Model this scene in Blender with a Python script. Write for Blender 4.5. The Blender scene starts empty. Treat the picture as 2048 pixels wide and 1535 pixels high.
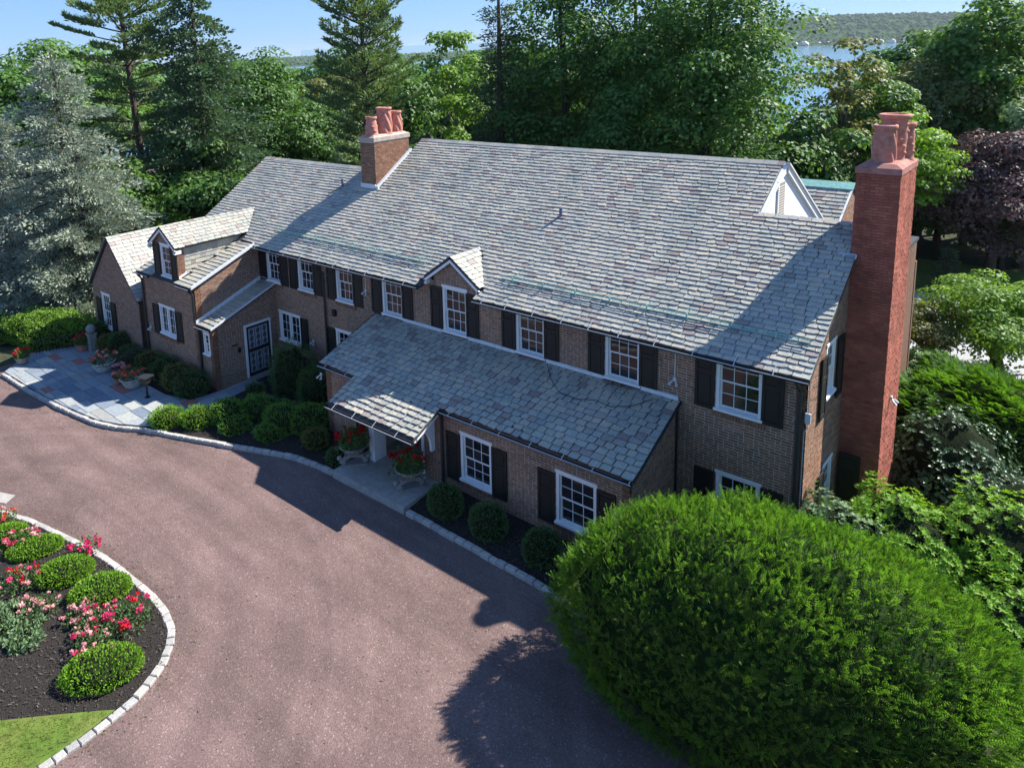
import bpy, math, random
import numpy as np
from mathutils import Vector, Matrix
from mathutils.geometry import tessellate_polygon

random.seed(11)
rng = np.random.default_rng(11)
SC = bpy.context.scene
COL = SC.collection

# ------------------------------------------------------------------ camera, sky, sun, exposure
CAM = Vector((4.82, -18.32, 12.90))
FWD = Vector((-0.67588, 0.71405, -0.18251)).normalized()
YAW, TILT, ROLL = math.radians(43.4269), math.radians(10.5158), math.radians(-2.3095)
rt = Vector((math.cos(YAW), math.sin(YAW), 0))
fw = Vector((-math.sin(YAW) * math.cos(TILT), math.cos(YAW) * math.cos(TILT), -math.sin(TILT)))
up0 = rt.cross(fw)
RT = math.cos(ROLL) * rt + math.sin(ROLL) * up0
UP = -math.sin(ROLL) * rt + math.cos(ROLL) * up0
cd = bpy.data.cameras.new('camera')
cam = bpy.data.objects.new('camera', cd)
COL.objects.link(cam)
cam.matrix_world = Matrix(((RT.x, UP.x, -fw.x, CAM.x), (RT.y, UP.y, -fw.y, CAM.y), (RT.z, UP.z, -fw.z, CAM.z), (0, 0, 0, 1)))
cd.sensor_width = 36
cd.lens = 1520.924 / 2048 * 36
cd.shift_x = (1024 - 824) / 2048          # a shift lens: the photograph keeps its verticals nearly parallel
cd.shift_y = -(767.5 - 387.95) / 2048
cd.clip_start = 0.2
cd.clip_end = 9000
SC.camera = cam

SUN = Vector((0.51, 0.88, 1.0)).normalized()
w = bpy.data.worlds.new('World')
SC.world = w
w.use_nodes = True
nt = w.node_tree
bg = nt.nodes['Background']
sky = nt.nodes.new('ShaderNodeTexSky')
sky.sky_type = 'NISHITA'
sky.sun_disc = False
sky.sun_elevation = math.asin(SUN.z)
sky.sun_rotation = math.atan2(SUN.x, SUN.y)
sky.altitude = 0
sky.air_density = 1.0
sky.dust_density = 0.0
sky.ozone_density = 3.0
tn = nt.nodes.new('ShaderNodeMix'); tn.data_type = 'RGBA'; tn.blend_type = 'MULTIPLY'; tn.inputs[0].default_value = 1
tn.inputs[7].default_value = (.35, .55, .91, 1)            # the clear, slightly deep blue of the day
gm = nt.nodes.new('ShaderNodeGamma'); gm.inputs[1].default_value = .5   # a hazy summer sky: zenith and horizon closer together
nt.links.new(sky.outputs[0], gm.inputs[0]); nt.links.new(gm.outputs[0], tn.inputs[6]); nt.links.new(tn.outputs[2], bg.inputs[0])
bg.inputs[1].default_value = 0.15
sl = bpy.data.lights.new('sun', 'SUN')
sl.energy = 3.5
sl.angle = math.radians(0.53)
sl.color = (1.0, 0.955, 0.885)
so = bpy.data.objects.new('sun', sl)
COL.objects.link(so)
so.rotation_euler = SUN.to_track_quat('Z', 'Y').to_euler()
SC.view_settings.view_transform = 'Standard'
SC.view_settings.look = 'None'
SC.view_settings.exposure = 1.64
SC.view_settings.gamma = 1
SC.view_settings.use_curve_mapping = False
try:
    SC.cycles.max_bounces = 7
    SC.cycles.diffuse_bounces = 5
    SC.cycles.transparent_max_bounces = 6
    SC.cycles.volume_bounces = 0
except Exception:
    pass

# ------------------------------------------------------------------ helpers
def tag(o, label=None, cat=None, group=None, kind=None):
    if label: o['label'] = label
    if cat: o['category'] = cat
    if group: o['group'] = group
    if kind: o['kind'] = kind
    return o

def link(name, me, parent=None, loc=None):
    o = bpy.data.objects.new(name, me)
    COL.objects.link(o)
    if parent is not None: o.parent = parent
    if loc is not None: o.location = loc
    return o

def thing(name, label, cat, loc=(0, 0, 0), rz=0, group=None):
    o = bpy.data.objects.new(name, None)
    COL.objects.link(o)
    o.location = loc
    o.rotation_euler = (0, 0, rz)
    return tag(o, label, cat, group)

def dup(root, loc, rz=0, scale=(1, 1, 1), label=None):
    r = root.copy(); COL.objects.link(r)
    r.location = loc; r.rotation_euler = (0, 0, rz); r.scale = scale
    if label: r['label'] = label
    for ch in root.children:
        c = ch.copy(); COL.objects.link(c); c.parent = r
        for g in ch.children:
            d = g.copy(); COL.objects.link(d); d.parent = c
    return r

def mesh_np(name, V, F, mat, parent=None, tint=None, smooth=False, loc=None):
    me = bpy.data.meshes.new(name)
    V = np.ascontiguousarray(V, dtype=np.float32); F = np.ascontiguousarray(F, dtype=np.int32)
    m, k = F.shape
    me.vertices.add(len(V)); me.vertices.foreach_set('co', V.ravel())
    me.loops.add(m * k); me.loops.foreach_set('vertex_index', F.ravel())
    me.polygons.add(m); me.polygons.foreach_set('loop_start', np.arange(0, m * k, k, dtype=np.int32))
    if smooth: me.polygons.foreach_set('use_smooth', np.ones(m, dtype=bool))
    if tint is not None:
        a = me.attributes.new('tint', 'FLOAT', 'FACE'); a.data.foreach_set('value', np.asarray(tint, dtype=np.float32))
    me.materials.append(mat)
    me.update(calc_edges=True)
    return link(name, me, parent, loc)

class MB:
    """collects faces for one mesh object"""
    def __init__(s): s.v = []; s.f = []; s.t = []; s.m = []; s.cm = 0
    def add(s, vs, fs, tint=0.0):
        b = len(s.v); s.v.extend([tuple(p) for p in vs])
        for f in fs: s.f.append([b + i for i in f]); s.t.append(tint); s.m.append(s.cm)
    def fbox(s, o, u, v, n, tint=0.0, back=True):
        """box from corner o with edge vectors u, v and outward depth n"""
        o, u, v, n = Vector(o), Vector(u), Vector(v), Vector(n)
        vs = [o, o + u, o + u + v, o + v, o + n, o + u + n, o + u + v + n, o + v + n]
        fs = [(4, 5, 6, 7), (0, 1, 5, 4), (1, 2, 6, 5), (2, 3, 7, 6), (3, 0, 4, 7)]
        if back: fs.append((3, 2, 1, 0))
        if u.cross(v).dot(n) < 0: fs = [tuple(reversed(f)) for f in fs]
        s.add(vs, fs, tint)
    def box(s, x0, x1, y0, y1, z0, z1, tint=0.0): s.fbox((x0, y0, z0), (x1 - x0, 0, 0), (0, y1 - y0, 0), (0, 0, z1 - z0), tint)
    def tube(s, pts, rad, n=8, tint=0.0, cap=True):
        pts = [Vector(p) for p in pts]
        if not isinstance(rad, (list, tuple)): rad = [rad] * len(pts)
        b = len(s.v); x = None
        for i, p in enumerate(pts):
            d = (pts[min(i + 1, len(pts) - 1)] - pts[max(i - 1, 0)]).normalized()
            if x is None:
                x = d.orthogonal().normalized()
            x = (x - d * x.dot(d)).normalized(); y = d.cross(x)
            for k in range(n):
                a = 2 * math.pi * k / n
                s.v.append(tuple(p + (x * math.cos(a) + y * math.sin(a)) * rad[i]))
        for i in range(len(pts) - 1):
            for k in range(n):
                k2 = (k + 1) % n
                s.f.append([b + i * n + k, b + i * n + k2, b + (i + 1) * n + k2, b + (i + 1) * n + k]); s.t.append(tint); s.m.append(s.cm)
        if cap:
            s.f.append([b + k for k in range(n)][::-1]); s.t.append(tint); s.m.append(s.cm)
            e = b + (len(pts) - 1) * n
            s.f.append([e + k for k in range(n)]); s.t.append(tint); s.m.append(s.cm)
    def lathe(s, c, prof, n=20, tint=0.0, fn=None):
        b = len(s.v)
        for i, (r, z) in enumerate(prof):
            for k in range(n):
                a = 2 * math.pi * k / n
                rr = r * (fn(a, z) if fn else 1)
                s.v.append((c[0] + rr * math.cos(a), c[1] + rr * math.sin(a), c[2] + z))
        for i in range(len(prof) - 1):
            for k in range(n):
                k2 = (k + 1) % n
                s.f.append([b + i * n + k, b + i * n + k2, b + (i + 1) * n + k2, b + (i + 1) * n + k]); s.t.append(tint); s.m.append(s.cm)
    def prism(s, poly, o, u, v, n, tint=0.0):
        """2-D outline (a, b) on axes u, v at o, pushed out by n"""
        o, u, v, n = Vector(o), Vector(u), Vector(v), Vector(n)
        k = len(poly)
        vs = [o + u * a + v * b for a, b in poly] + [o + u * a + v * b + n for a, b in poly]
        tri = tessellate_polygon([[Vector((a, b, 0)) for a, b in poly]])
        fs = [tuple(k + i for i in t) for t in tri] + [tuple(reversed(t)) for t in tri]
        fs += [(i, (i + 1) % k, k + (i + 1) % k, k + i) for i in range(k)]
        s.add(vs, fs, tint)
    def build(s, name, mats, parent=None, smooth=False, loc=None):
        me = bpy.data.meshes.new(name)
        me.from_pydata(s.v, [], s.f)
        if not isinstance(mats, (list, tuple)): mats = [mats]
        for m in mats: me.materials.append(m)
        a = me.attributes.new('tint', 'FLOAT', 'FACE'); a.data.foreach_set('value', s.t)
        if len(mats) > 1: me.polygons.foreach_set('material_index', s.m)
        if smooth: me.polygons.foreach_set('use_smooth', [True] * len(s.f))
        me.update()
        return link(name, me, parent, loc)

# ------------------------------------------------------------------ materials
def srgb(c): return tuple(c) + (1,) if len(c) == 3 else c

def mat(name, base, rough=0.8, spec=0.3, ramp=None, noise=None, bump=None, trans=None, metal=0, broad=None):
    """ramp: colours picked by the per-piece tint; noise: (scale, amount) fine mottling; bump: (scale, strength)"""
    m = bpy.data.materials.new(name); m.use_nodes = True
    nt = m.node_tree; N = nt.nodes; L = nt.links
    b = N['Principled BSDF']
    b.inputs['Roughness'].default_value = rough
    b.inputs['Specular IOR Level'].default_value = spec
    b.inputs['Metallic'].default_value = metal
    col = None
    if ramp:
        at = N.new('ShaderNodeAttribute'); at.attribute_name = 'tint'
        oi = N.new('ShaderNodeObjectInfo')
        ad = N.new('ShaderNodeMath'); ad.operation = 'ADD'
        L.new(at.outputs['Fac'], ad.inputs[0]); L.new(oi.outputs['Random'], ad.inputs[1])
        fr = N.new('ShaderNodeMath'); fr.operation = 'FRACT'; L.new(ad.outputs[0], fr.inputs[0])
        cr = N.new('ShaderNodeValToRGB'); cr.color_ramp.interpolation = 'LINEAR'
        el = cr.color_ramp.elements
        el[0].position = 0; el[0].color = srgb(ramp[0])
        el[1].position = 1; el[1].color = srgb(ramp[-1])
        for i in range(1, len(ramp) - 1):
            e = el.new(i / (len(ramp) - 1)); e.color = srgb(ramp[i])
        L.new(fr.outputs[0], cr.inputs[0]); col = cr.outputs[0]
    if noise:
        gm = N.new('ShaderNodeNewGeometry')
        tx = N.new('ShaderNodeTexNoise'); tx.inputs['Scale'].default_value = noise[0]; tx.inputs['Detail'].default_value = 5
        L.new(gm.outputs['Position'], tx.inputs['Vector'])
        mr = N.new('ShaderNodeMapRange'); mr.inputs['From Min'].default_value = .25; mr.inputs['From Max'].default_value = .75
        mr.inputs['To Min'].default_value = 1 - noise[1]; mr.inputs['To Max'].default_value = 1 + noise[1]
        L.new(tx.outputs['Fac'], mr.inputs['Value'])
        mx = N.new('ShaderNodeMix'); mx.data_type = 'RGBA'; mx.blend_type = 'MULTIPLY'; mx.inputs[0].default_value = 1
        if col: L.new(col, mx.inputs[6])
        else: mx.inputs[6].default_value = srgb(base)
        L.new(mr.outputs[0], mx.inputs[7]); col = mx.outputs[2]
    if broad:
        g3 = N.new('ShaderNodeNewGeometry'); mp = N.new('ShaderNodeMapping'); mp.inputs['Scale'].default_value = broad[2]
        L.new(g3.outputs['Position'], mp.inputs['Vector'])
        t3 = N.new('ShaderNodeTexNoise'); t3.inputs['Scale'].default_value = broad[0]; t3.inputs['Detail'].default_value = 6; t3.inputs['Roughness'].default_value = .62
        L.new(mp.outputs[0], t3.inputs['Vector'])
        r3 = N.new('ShaderNodeValToRGB'); r3.color_ramp.elements[0].position = .32; r3.color_ramp.elements[1].position = .68
        r3.color_ramp.elements[0].color = srgb(broad[1][0]); r3.color_ramp.elements[1].color = srgb(broad[1][1]); L.new(t3.outputs['Fac'], r3.inputs[0])
        m3 = N.new('ShaderNodeMix'); m3.data_type = 'RGBA'; m3.blend_type = 'MULTIPLY'; m3.inputs[0].default_value = 1
        if col: L.new(col, m3.inputs[6])
        else: m3.inputs[6].default_value = srgb(base)
        L.new(r3.outputs[0], m3.inputs[7]); col = m3.outputs[2]
    if col: L.new(col, b.inputs['Base Color'])
    else: b.inputs['Base Color'].default_value = srgb(base)
    if bump:
        gm2 = N.new('ShaderNodeNewGeometry')
        t2 = N.new('ShaderNodeTexNoise'); t2.inputs['Scale'].default_value = bump[0]; t2.inputs['Detail'].default_value = 6
        L.new(gm2.outputs['Position'], t2.inputs['Vector'])
        bp = N.new('ShaderNodeBump'); bp.inputs['Strength'].default_value = bump[1]; bp.inputs['Distance'].default_value = 0.02
        L.new(t2.outputs['Fac'], bp.inputs['Height']); L.new(bp.outputs[0], b.inputs['Normal'])
    if trans:
        tr = N.new('ShaderNodeBsdfTranslucent')
        if col:
            m2 = N.new('ShaderNodeMix'); m2.data_type = 'RGBA'; m2.blend_type = 'MULTIPLY'; m2.inputs[0].default_value = 1
            L.new(col, m2.inputs[6]); m2.inputs[7].default_value = srgb(trans[1]); L.new(m2.outputs[2], tr.inputs[0])
        else: tr.inputs[0].default_value = srgb(base)
        ms = N.new('ShaderNodeMixShader'); ms.inputs[0].default_value = trans[0]
        L.new(b.outputs[0], ms.inputs[1]); L.new(tr.outputs[0], ms.inputs[2])
        L.new(ms.outputs[0], N['Material Output'].inputs[0])
    return m

def leaf(name, ramp, tr=0.35, trc=(1.7, 1.6, .7), rough=.55, spec=.35):
    return mat(name, ramp[0], rough, spec, ramp=ramp, trans=(tr, trc))

M = {}
M['brick'] = mat('brick', (.3, .15, .1), .9, .15, ramp=[(0.184, 0.098, 0.061), (0.279, 0.152, 0.095), (0.237, 0.123, 0.073), (0.333, 0.187, 0.114), (0.178, 0.112, 0.077), (0.261, 0.137, 0.084)], noise=(9, .25), bump=(60, .35), broad=(.6, ((.78, .78, .82), (1.1, 1.06, 1.02)), (1, 1, .6)))
M['mortar'] = mat('mortar', (.50, .44, .365), .95, .1, noise=(14, .25), bump=(90, .3))
M['red_brick_paint'] = mat('red_brick_paint', (.34, .11, .08), .8, .2, ramp=[(.325, .10, .066), (.395, .135, .088), (.285, .09, .066), (.35, .115, .076)], noise=(2.2, .3), bump=(45, .7), broad=(.8, ((.72, .74, .80), (1.15, 1.1, 1.05)), (1.5, 1.5, .35)))
M['slate'] = mat('slate', (.3, .3, .28), .45, .6, ramp=[(0.356, 0.353, 0.314), (0.433, 0.408, 0.348), (0.328, 0.337, 0.317), (0.398, 0.388, 0.348), (0.461, 0.416, 0.342), (0.37, 0.372, 0.335), (0.3, 0.305, 0.301), (0.447, 0.436, 0.384), (0.262, 0.208, 0.198), (0.391, 0.388, 0.348)], noise=(16, .22), bump=(38, .5), broad=(.7, ((.80, .84, .80), (1.12, 1.06, .98)), (1.6, .5, .5)))
M['roof_felt'] = mat('roof_felt', (.05, .055, .06), .9)
M['white'] = mat('white_paint', (.78, .78, .76), .5, .4, noise=(6, .06))
M['stucco'] = mat('white_stucco', (.80, .80, .80), .85, .2, noise=(4, .06), bump=(40, .3))
M['flash'] = mat('lead_flashing', (.62, .64, .66), .45, .5, noise=(7, .12))
M['shutter'] = mat('shutter_paint', (.016, .015, .014), .5, .35, noise=(8, .2))
M['gutter'] = mat('gutter_metal', (.022, .026, .03), .45, .5)
M['bead'] = mat('gutter_bead', (.55, .56, .57), .4, .5)
M['copper'] = mat('verdigris_copper', (.24, .46, .40), .65, .3, noise=(9, .2))
M['terra'] = mat('terracotta', (.46, .20, .15), .8, .2, noise=(7, .35), bump=(40, .3))
M['mortarcap'] = mat('chimney_cap', (.40, .33, .28), .9, .1, noise=(8, .25))
M['redcap'] = mat('painted_cap', (.36, .17, .14), .85, .15, noise=(5, .3))
M['glass'] = mat('window_glass', (.012, .014, .018), .03, .6, ramp=[(.008, .009, .012), (.02, .02, .022), (.012, .014, .02), (.045, .04, .036), (.01, .012, .016)])  # opaque dark panes; the lighter browns paint in hints of reflection
M['metal_white'] = mat('white_metal', (.75, .76, .77), .4, .5)
M['grey_metal'] = mat('grey_metal', (.45, .47, .5), .4, .5)
M['iron'] = mat('black_iron', (.012, .012, .013), .5, .4)
M['door_glass'] = mat('door_glass', (.30, .34, .38), .15, .5)
M['interior'] = mat('porch_interior', (.45, .42, .38), .8)
M['concrete'] = mat('concrete', (.33, .31, .28), .9, .15, noise=(5, .2), bump=(50, .3))
M['stone'] = mat('carved_stone', (.25, .24, .22), .9, .15, noise=(12, .25), bump=(40, .4))
M['granite'] = mat('granite_kerb', (.5, .48, .44), .85, .2, ramp=[(.33, .315, .29), (.42, .395, .355), (.37, .355, .335), (.29, .28, .265)], noise=(30, .25), bump=(60, .3))
M['flag'] = mat('bluestone', (.3, .33, .35), .75, .3, ramp=[(0.172, 0.208, 0.252), (0.281, 0.304, 0.311), (0.133, 0.168, 0.218), (0.328, 0.336, 0.311), (0.218, 0.256, 0.286), (0.265, 0.264, 0.244)], noise=(8, .18), bump=(30, .3))
M['joint'] = mat('patio_joint', (.13, .125, .115), .95, .1, noise=(12, .3))
M['bowl'] = mat('weathered_white_bowl', (.5, .48, .44), .8, .2, noise=(6, .2))
M['flagred'] = mat('red_flagstone', (.34, .14, .11), .8, .2, noise=(8, .2), bump=(30, .3))
M['soil'] = mat('dark_mulch', (.030, .026, .023), .95, .1, noise=(38, .9), bump=(45, 1.0))
M['dirt'] = mat('woodland_floor', (.05, .055, .03), .95, .1, noise=(3, .4), bump=(12, .6))
M['lawn'] = mat('lawn_grass', (.105, .165, .034), .9, .1, noise=(5, .3), bump=(60, .8), broad=(1.3, ((.8, .9, .7), (1.35, 1.05, 1.2)), (1, 1, 1)))
M['road'] = mat('street_asphalt', (.32, .32, .33), .9, .1, noise=(4, .1))
M['deck'] = mat('deck_boards', (.34, .35, .36), .8, .2, noise=(4, .12))
M['bark'] = mat('bark', (.085, .065, .05), .95, .1, noise=(10, .35), bump=(20, .9))
M['palebark'] = mat('pale_bark', (.22, .2, .17), .95, .1, noise=(10, .35), bump=(20, .9))
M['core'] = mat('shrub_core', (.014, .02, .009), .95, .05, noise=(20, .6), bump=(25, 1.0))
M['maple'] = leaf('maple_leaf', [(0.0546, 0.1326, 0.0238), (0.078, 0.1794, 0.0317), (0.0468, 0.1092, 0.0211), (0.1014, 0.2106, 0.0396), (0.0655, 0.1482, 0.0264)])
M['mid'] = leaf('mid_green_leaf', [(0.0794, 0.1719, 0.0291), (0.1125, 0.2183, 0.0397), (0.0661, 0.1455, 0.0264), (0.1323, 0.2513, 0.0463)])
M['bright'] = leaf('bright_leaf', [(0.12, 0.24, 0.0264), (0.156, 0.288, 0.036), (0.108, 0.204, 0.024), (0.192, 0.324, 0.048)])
M['lime'] = leaf('lime_leaf', [(0.136, 0.272, 0.0144), (0.17, 0.32, 0.024), (0.1105, 0.232, 0.0144), (0.1955, 0.344, 0.036)], .4)
M['olive'] = leaf('olive_leaf', [(0.132, 0.156, 0.042), (0.168, 0.192, 0.054), (0.102, 0.132, 0.036), (0.204, 0.204, 0.072)])
M['purple'] = leaf('copper_beech_leaf', [(0.0975, 0.0585, 0.0578), (0.1382, 0.0845, 0.0798), (0.0731, 0.0455, 0.0468), (0.1788, 0.1219, 0.1073)], .2, (1.3, .9, .9))
M['bluespruce'] = leaf('blue_spruce_needle', [(0.2379, 0.2982, 0.227), (0.2995, 0.3594, 0.2819), (0.1762, 0.2368, 0.1723), (0.3524, 0.3946, 0.2975), (0.2642, 0.2893, 0.1956)], .2, (1.2, 1.2, 1.0))
M['pine'] = leaf('pine_needle', [(0.0858, 0.156, 0.0624), (0.1248, 0.2028, 0.078), (0.0655, 0.1248, 0.0499), (0.1716, 0.2262, 0.0858)], .3)
M['spruce'] = leaf('dark_spruce_needle', [(0.039, 0.0715, 0.0338), (0.052, 0.091, 0.0416), (0.0715, 0.0975, 0.0455), (0.0312, 0.0585, 0.0286)], .2)
M['ivy'] = leaf('ivy_spruce_leaf', [(0.0552, 0.1174, 0.062), (0.076, 0.1518, 0.076), (0.0484, 0.0966, 0.0552), (0.1104, 0.1588, 0.0966)], .25)
M['yew'] = leaf('yew_needle', [(0.0864, 0.2119, 0.0216), (0.1184, 0.2734, 0.0279), (0.0669, 0.1641, 0.0193), (0.1603, 0.3349, 0.0431)], .5, (1.4, 1.32, .6), .5, .3)
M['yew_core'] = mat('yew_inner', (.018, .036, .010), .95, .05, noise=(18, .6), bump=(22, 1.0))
M['far'] = mat('far_wood', (.05, .09, .04), .95, 0.0, ramp=[(.045, .085, .034), (.06, .105, .04), (.05, .092, .042), (.07, .115, .048)])
M['yew_twig'] = mat('yew_twig', (.10, .075, .04), .9, .1)
M['feather'] = leaf('feather_yew_needle', [(0.065, 0.169, 0.0156), (0.0845, 0.2015, 0.0182), (0.052, 0.13, 0.0143), (0.1105, 0.234, 0.026)], .35)
M['rhodo'] = leaf('rhododendron_leaf', [(0.1251, 0.2795, 0.0229), (0.1788, 0.3454, 0.0315), (0.0983, 0.222, 0.0215), (0.2503, 0.4111, 0.0429)], .3, (1.7, 1.6, .6), .55, .22)
M['pale'] = leaf('pale_shrub_leaf', [(.15, .24, .11), (.19, .28, .14), (.12, .20, .08), (.22, .3, .16)], .25, (1.3, 1.3, .9), .55, .22)
M['holly'] = leaf('holly_leaf', [(0.0455, 0.104, 0.039), (0.065, 0.13, 0.052), (0.0364, 0.0845, 0.0325), (0.0975, 0.156, 0.0715)], .15, (1.4, 1.4, .7), .42, .35)
M['azalea'] = leaf('azalea_leaf', [(0.0989, 0.2274, 0.0316), (0.1384, 0.2865, 0.0395), (0.0791, 0.1779, 0.0276), (0.168, 0.336, 0.0514)], .3)
M['darkshrub'] = leaf('dark_shrub_leaf', [(0.0586, 0.1212, 0.0352), (0.0782, 0.1525, 0.043), (0.0469, 0.0978, 0.0293), (0.1017, 0.1759, 0.0508)], .25)
M['yellowshrub'] = leaf('yellow_tipped_leaf', [(.13, .14, .03), (.17, .17, .045), (.09, .11, .022), (.2, .19, .06)], .25)
M['greyshrub'] = leaf('grey_green_leaf', [(.075, .10, .06), (.095, .12, .075), (.06, .085, .05)], .2)
M['topiary'] = leaf('boxwood_leaf', [(0.1375, 0.2888, 0.0193), (0.1788, 0.3438, 0.0248), (0.11, 0.2338, 0.0165), (0.22, 0.3987, 0.0358)], .35)
M['geranium'] = leaf('geranium_leaf', [(0.065, 0.13, 0.0286), (0.0845, 0.156, 0.0364), (0.052, 0.104, 0.0234)], .3)
M['rosefol'] = leaf('rose_leaf', [(.07, .135, .04), (.09, .16, .05), (.055, .11, .03), (.11, .18, .06)], .3)
M['dryleaf'] = leaf('bronze_leaf', [(.16, .10, .05), (.2, .13, .06), (.12, .09, .045)], .25)
M['redpetal'] = leaf('red_petal', [(.55, .012, .02), (.65, .02, .03), (.45, .01, .018)], .3, (1.2, 1, 1))
M['pinkpetal'] = leaf('pink_petal', [(.72, .03, .16), (.8, .06, .22), (.66, .02, .12)], .3, (1.1, 1, 1))
M['palepetal'] = leaf('pale_petal', [(.75, .35, .36), (.82, .5, .48), (.7, .28, .3)], .3, (1.1, 1, 1))
M['coralpetal'] = leaf('coral_petal', [(.75, .14, .09), (.8, .18, .12), (.65, .10, .07)], .3, (1.1, 1, 1))

ZDRIVE = -.3
def asphalt():
    m = bpy.data.materials.new('red_chip_asphalt'); m.use_nodes = True
    nt = m.node_tree; N = nt.nodes; L = nt.links; b = N['Principled BSDF']
    b.inputs['Roughness'].default_value = .92; b.inputs['Specular IOR Level'].default_value = .2
    g = N.new('ShaderNodeNewGeometry')
    vo = N.new('ShaderNodeTexVoronoi'); vo.inputs['Scale'].default_value = 36
    L.new(g.outputs['Position'], vo.inputs['Vector'])
    cr = N.new('ShaderNodeValToRGB'); el = cr.color_ramp.elements
    cols = [(0.117, 0.079, 0.071), (0.143, 0.096, 0.086), (0.164, 0.109, 0.098), (0.132, 0.09, 0.082), (0.179, 0.121, 0.108), (0.125, 0.086, 0.076), (0.152, 0.103, 0.092), (0.243, 0.18, 0.169)]
    el[0].color = srgb(cols[0]); el[1].color = srgb(cols[-1]); cr.color_ramp.interpolation = 'CONSTANT'
    for i in range(1, len(cols) - 1): e = el.new(i / len(cols)); e.color = srgb(cols[i])
    el[len(cols) - 1].position = .975
    sp = N.new('ShaderNodeSeparateColor'); L.new(vo.outputs['Color'], sp.inputs[0]); L.new(sp.outputs[0], cr.inputs[0])
    n1 = N.new('ShaderNodeTexNoise'); n1.inputs['Scale'].default_value = .55; n1.inputs['Detail'].default_value = 7; n1.inputs['Roughness'].default_value = .65
    L.new(g.outputs['Position'], n1.inputs['Vector'])
    mr = N.new('ShaderNodeMapRange'); mr.inputs['From Min'].default_value = .3; mr.inputs['From Max'].default_value = .7
    mr.inputs['To Min'].default_value = .8; mr.inputs['To Max'].default_value = 1.2; L.new(n1.outputs['Fac'], mr.inputs[0])
    # faint tyre tracks: wobbly long streaks following the sweep of the drive
    mp = N.new('ShaderNodeMapping'); mp.inputs['Rotation'].default_value = (0, 0, math.radians(8)); mp.inputs['Scale'].default_value = (.06, .9, 1)
    L.new(g.outputs['Position'], mp.inputs['Vector'])
    n2 = N.new('ShaderNodeTexNoise'); n2.inputs['Scale'].default_value = 1.6; n2.inputs['Detail'].default_value = 4; L.new(mp.outputs[0], n2.inputs['Vector'])
    mr2 = N.new('ShaderNodeMapRange'); mr2.inputs['From Min'].default_value = .35; mr2.inputs['From Max'].default_value = .65
    mr2.inputs['To Min'].default_value = .85; mr2.inputs['To Max'].default_value = 1.12; L.new(n2.outputs['Fac'], mr2.inputs[0])
    # worn wheel lines sweeping round the island
    ds = N.new('ShaderNodeVectorMath'); ds.operation = 'DISTANCE'; ds.inputs[1].default_value = (-15.5, -17.5, ZDRIVE); L.new(g.outputs['Position'], ds.inputs[0])
    n3 = N.new('ShaderNodeTexNoise'); n3.noise_dimensions = '1D'; n3.inputs['Scale'].default_value = 1.5; n3.inputs['Detail'].default_value = 3; L.new(ds.outputs['Value'], n3.inputs['W'])
    mr3 = N.new('ShaderNodeMapRange'); mr3.inputs['From Min'].default_value = .35; mr3.inputs['From Max'].default_value = .65
    mr3.inputs['To Min'].default_value = .93; mr3.inputs['To Max'].default_value = 1.06; L.new(n3.outputs['Fac'], mr3.inputs[0])
    m0 = N.new('ShaderNodeMath'); m0.operation = 'MULTIPLY'; L.new(mr.outputs[0], m0.inputs[0]); L.new(mr3.outputs[0], m0.inputs[1])
    mm = N.new('ShaderNodeMath'); mm.operation = 'MULTIPLY'; L.new(m0.outputs[0], mm.inputs[0]); L.new(mr2.outputs[0], mm.inputs[1])
    mx = N.new('ShaderNodeMix'); mx.data_type = 'RGBA'; mx.blend_type = 'MULTIPLY'; mx.inputs[0].default_value = 1
    L.new(cr.outputs[0], mx.inputs[6]); L.new(mm.outputs[0], mx.inputs[7]); L.new(mx.outputs[2], b.inputs['Base Color'])
    bp = N.new('ShaderNodeBump'); bp.inputs['Strength'].default_value = .6; bp.inputs['Distance'].default_value = .012
    L.new(vo.outputs['Distance'], bp.inputs['Height']); L.new(bp.outputs[0], b.inputs['Normal'])
    return m
M['drive'] = asphalt()

def water_mat():
    m = mat('sea_water', (.10, .22, .30), .12, .5)
    nt = m.node_tree; N = nt.nodes; L = nt.links
    g = N.new('ShaderNodeNewGeometry'); t = N.new('ShaderNodeTexNoise'); t.inputs['Scale'].default_value = .25; t.inputs['Detail'].default_value = 6
    L.new(g.outputs['Position'], t.inputs['Vector'])
    bp = N.new('ShaderNodeBump'); bp.inputs['Strength'].default_value = .35; bp.inputs['Distance'].default_value = .6
    L.new(t.outputs['Fac'], bp.inputs['Height']); L.new(bp.outputs[0], N['Principled BSDF'].inputs['Normal'])
    return m
M['water'] = water_mat()

def haze():
    m = bpy.data.materials.new('haze_air'); m.use_nodes = True; N = m.node_tree.nodes
    N.remove(N['Principled BSDF'])
    v = N.new('ShaderNodeVolumePrincipled'); v.inputs['Color'].default_value = (.80, .88, 1.0, 1); v.inputs['Density'].default_value = .00006; v.inputs['Anisotropy'].default_value = .2
    m.node_tree.links.new(v.outputs[0], N['Material Output'].inputs['Volume'])
    mb = MB(); mb.box(-7200, 6200, -400, 8200, -27.5, 95)
    o = mb.build('haze', m); o['kind'] = 'stuff'
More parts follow.
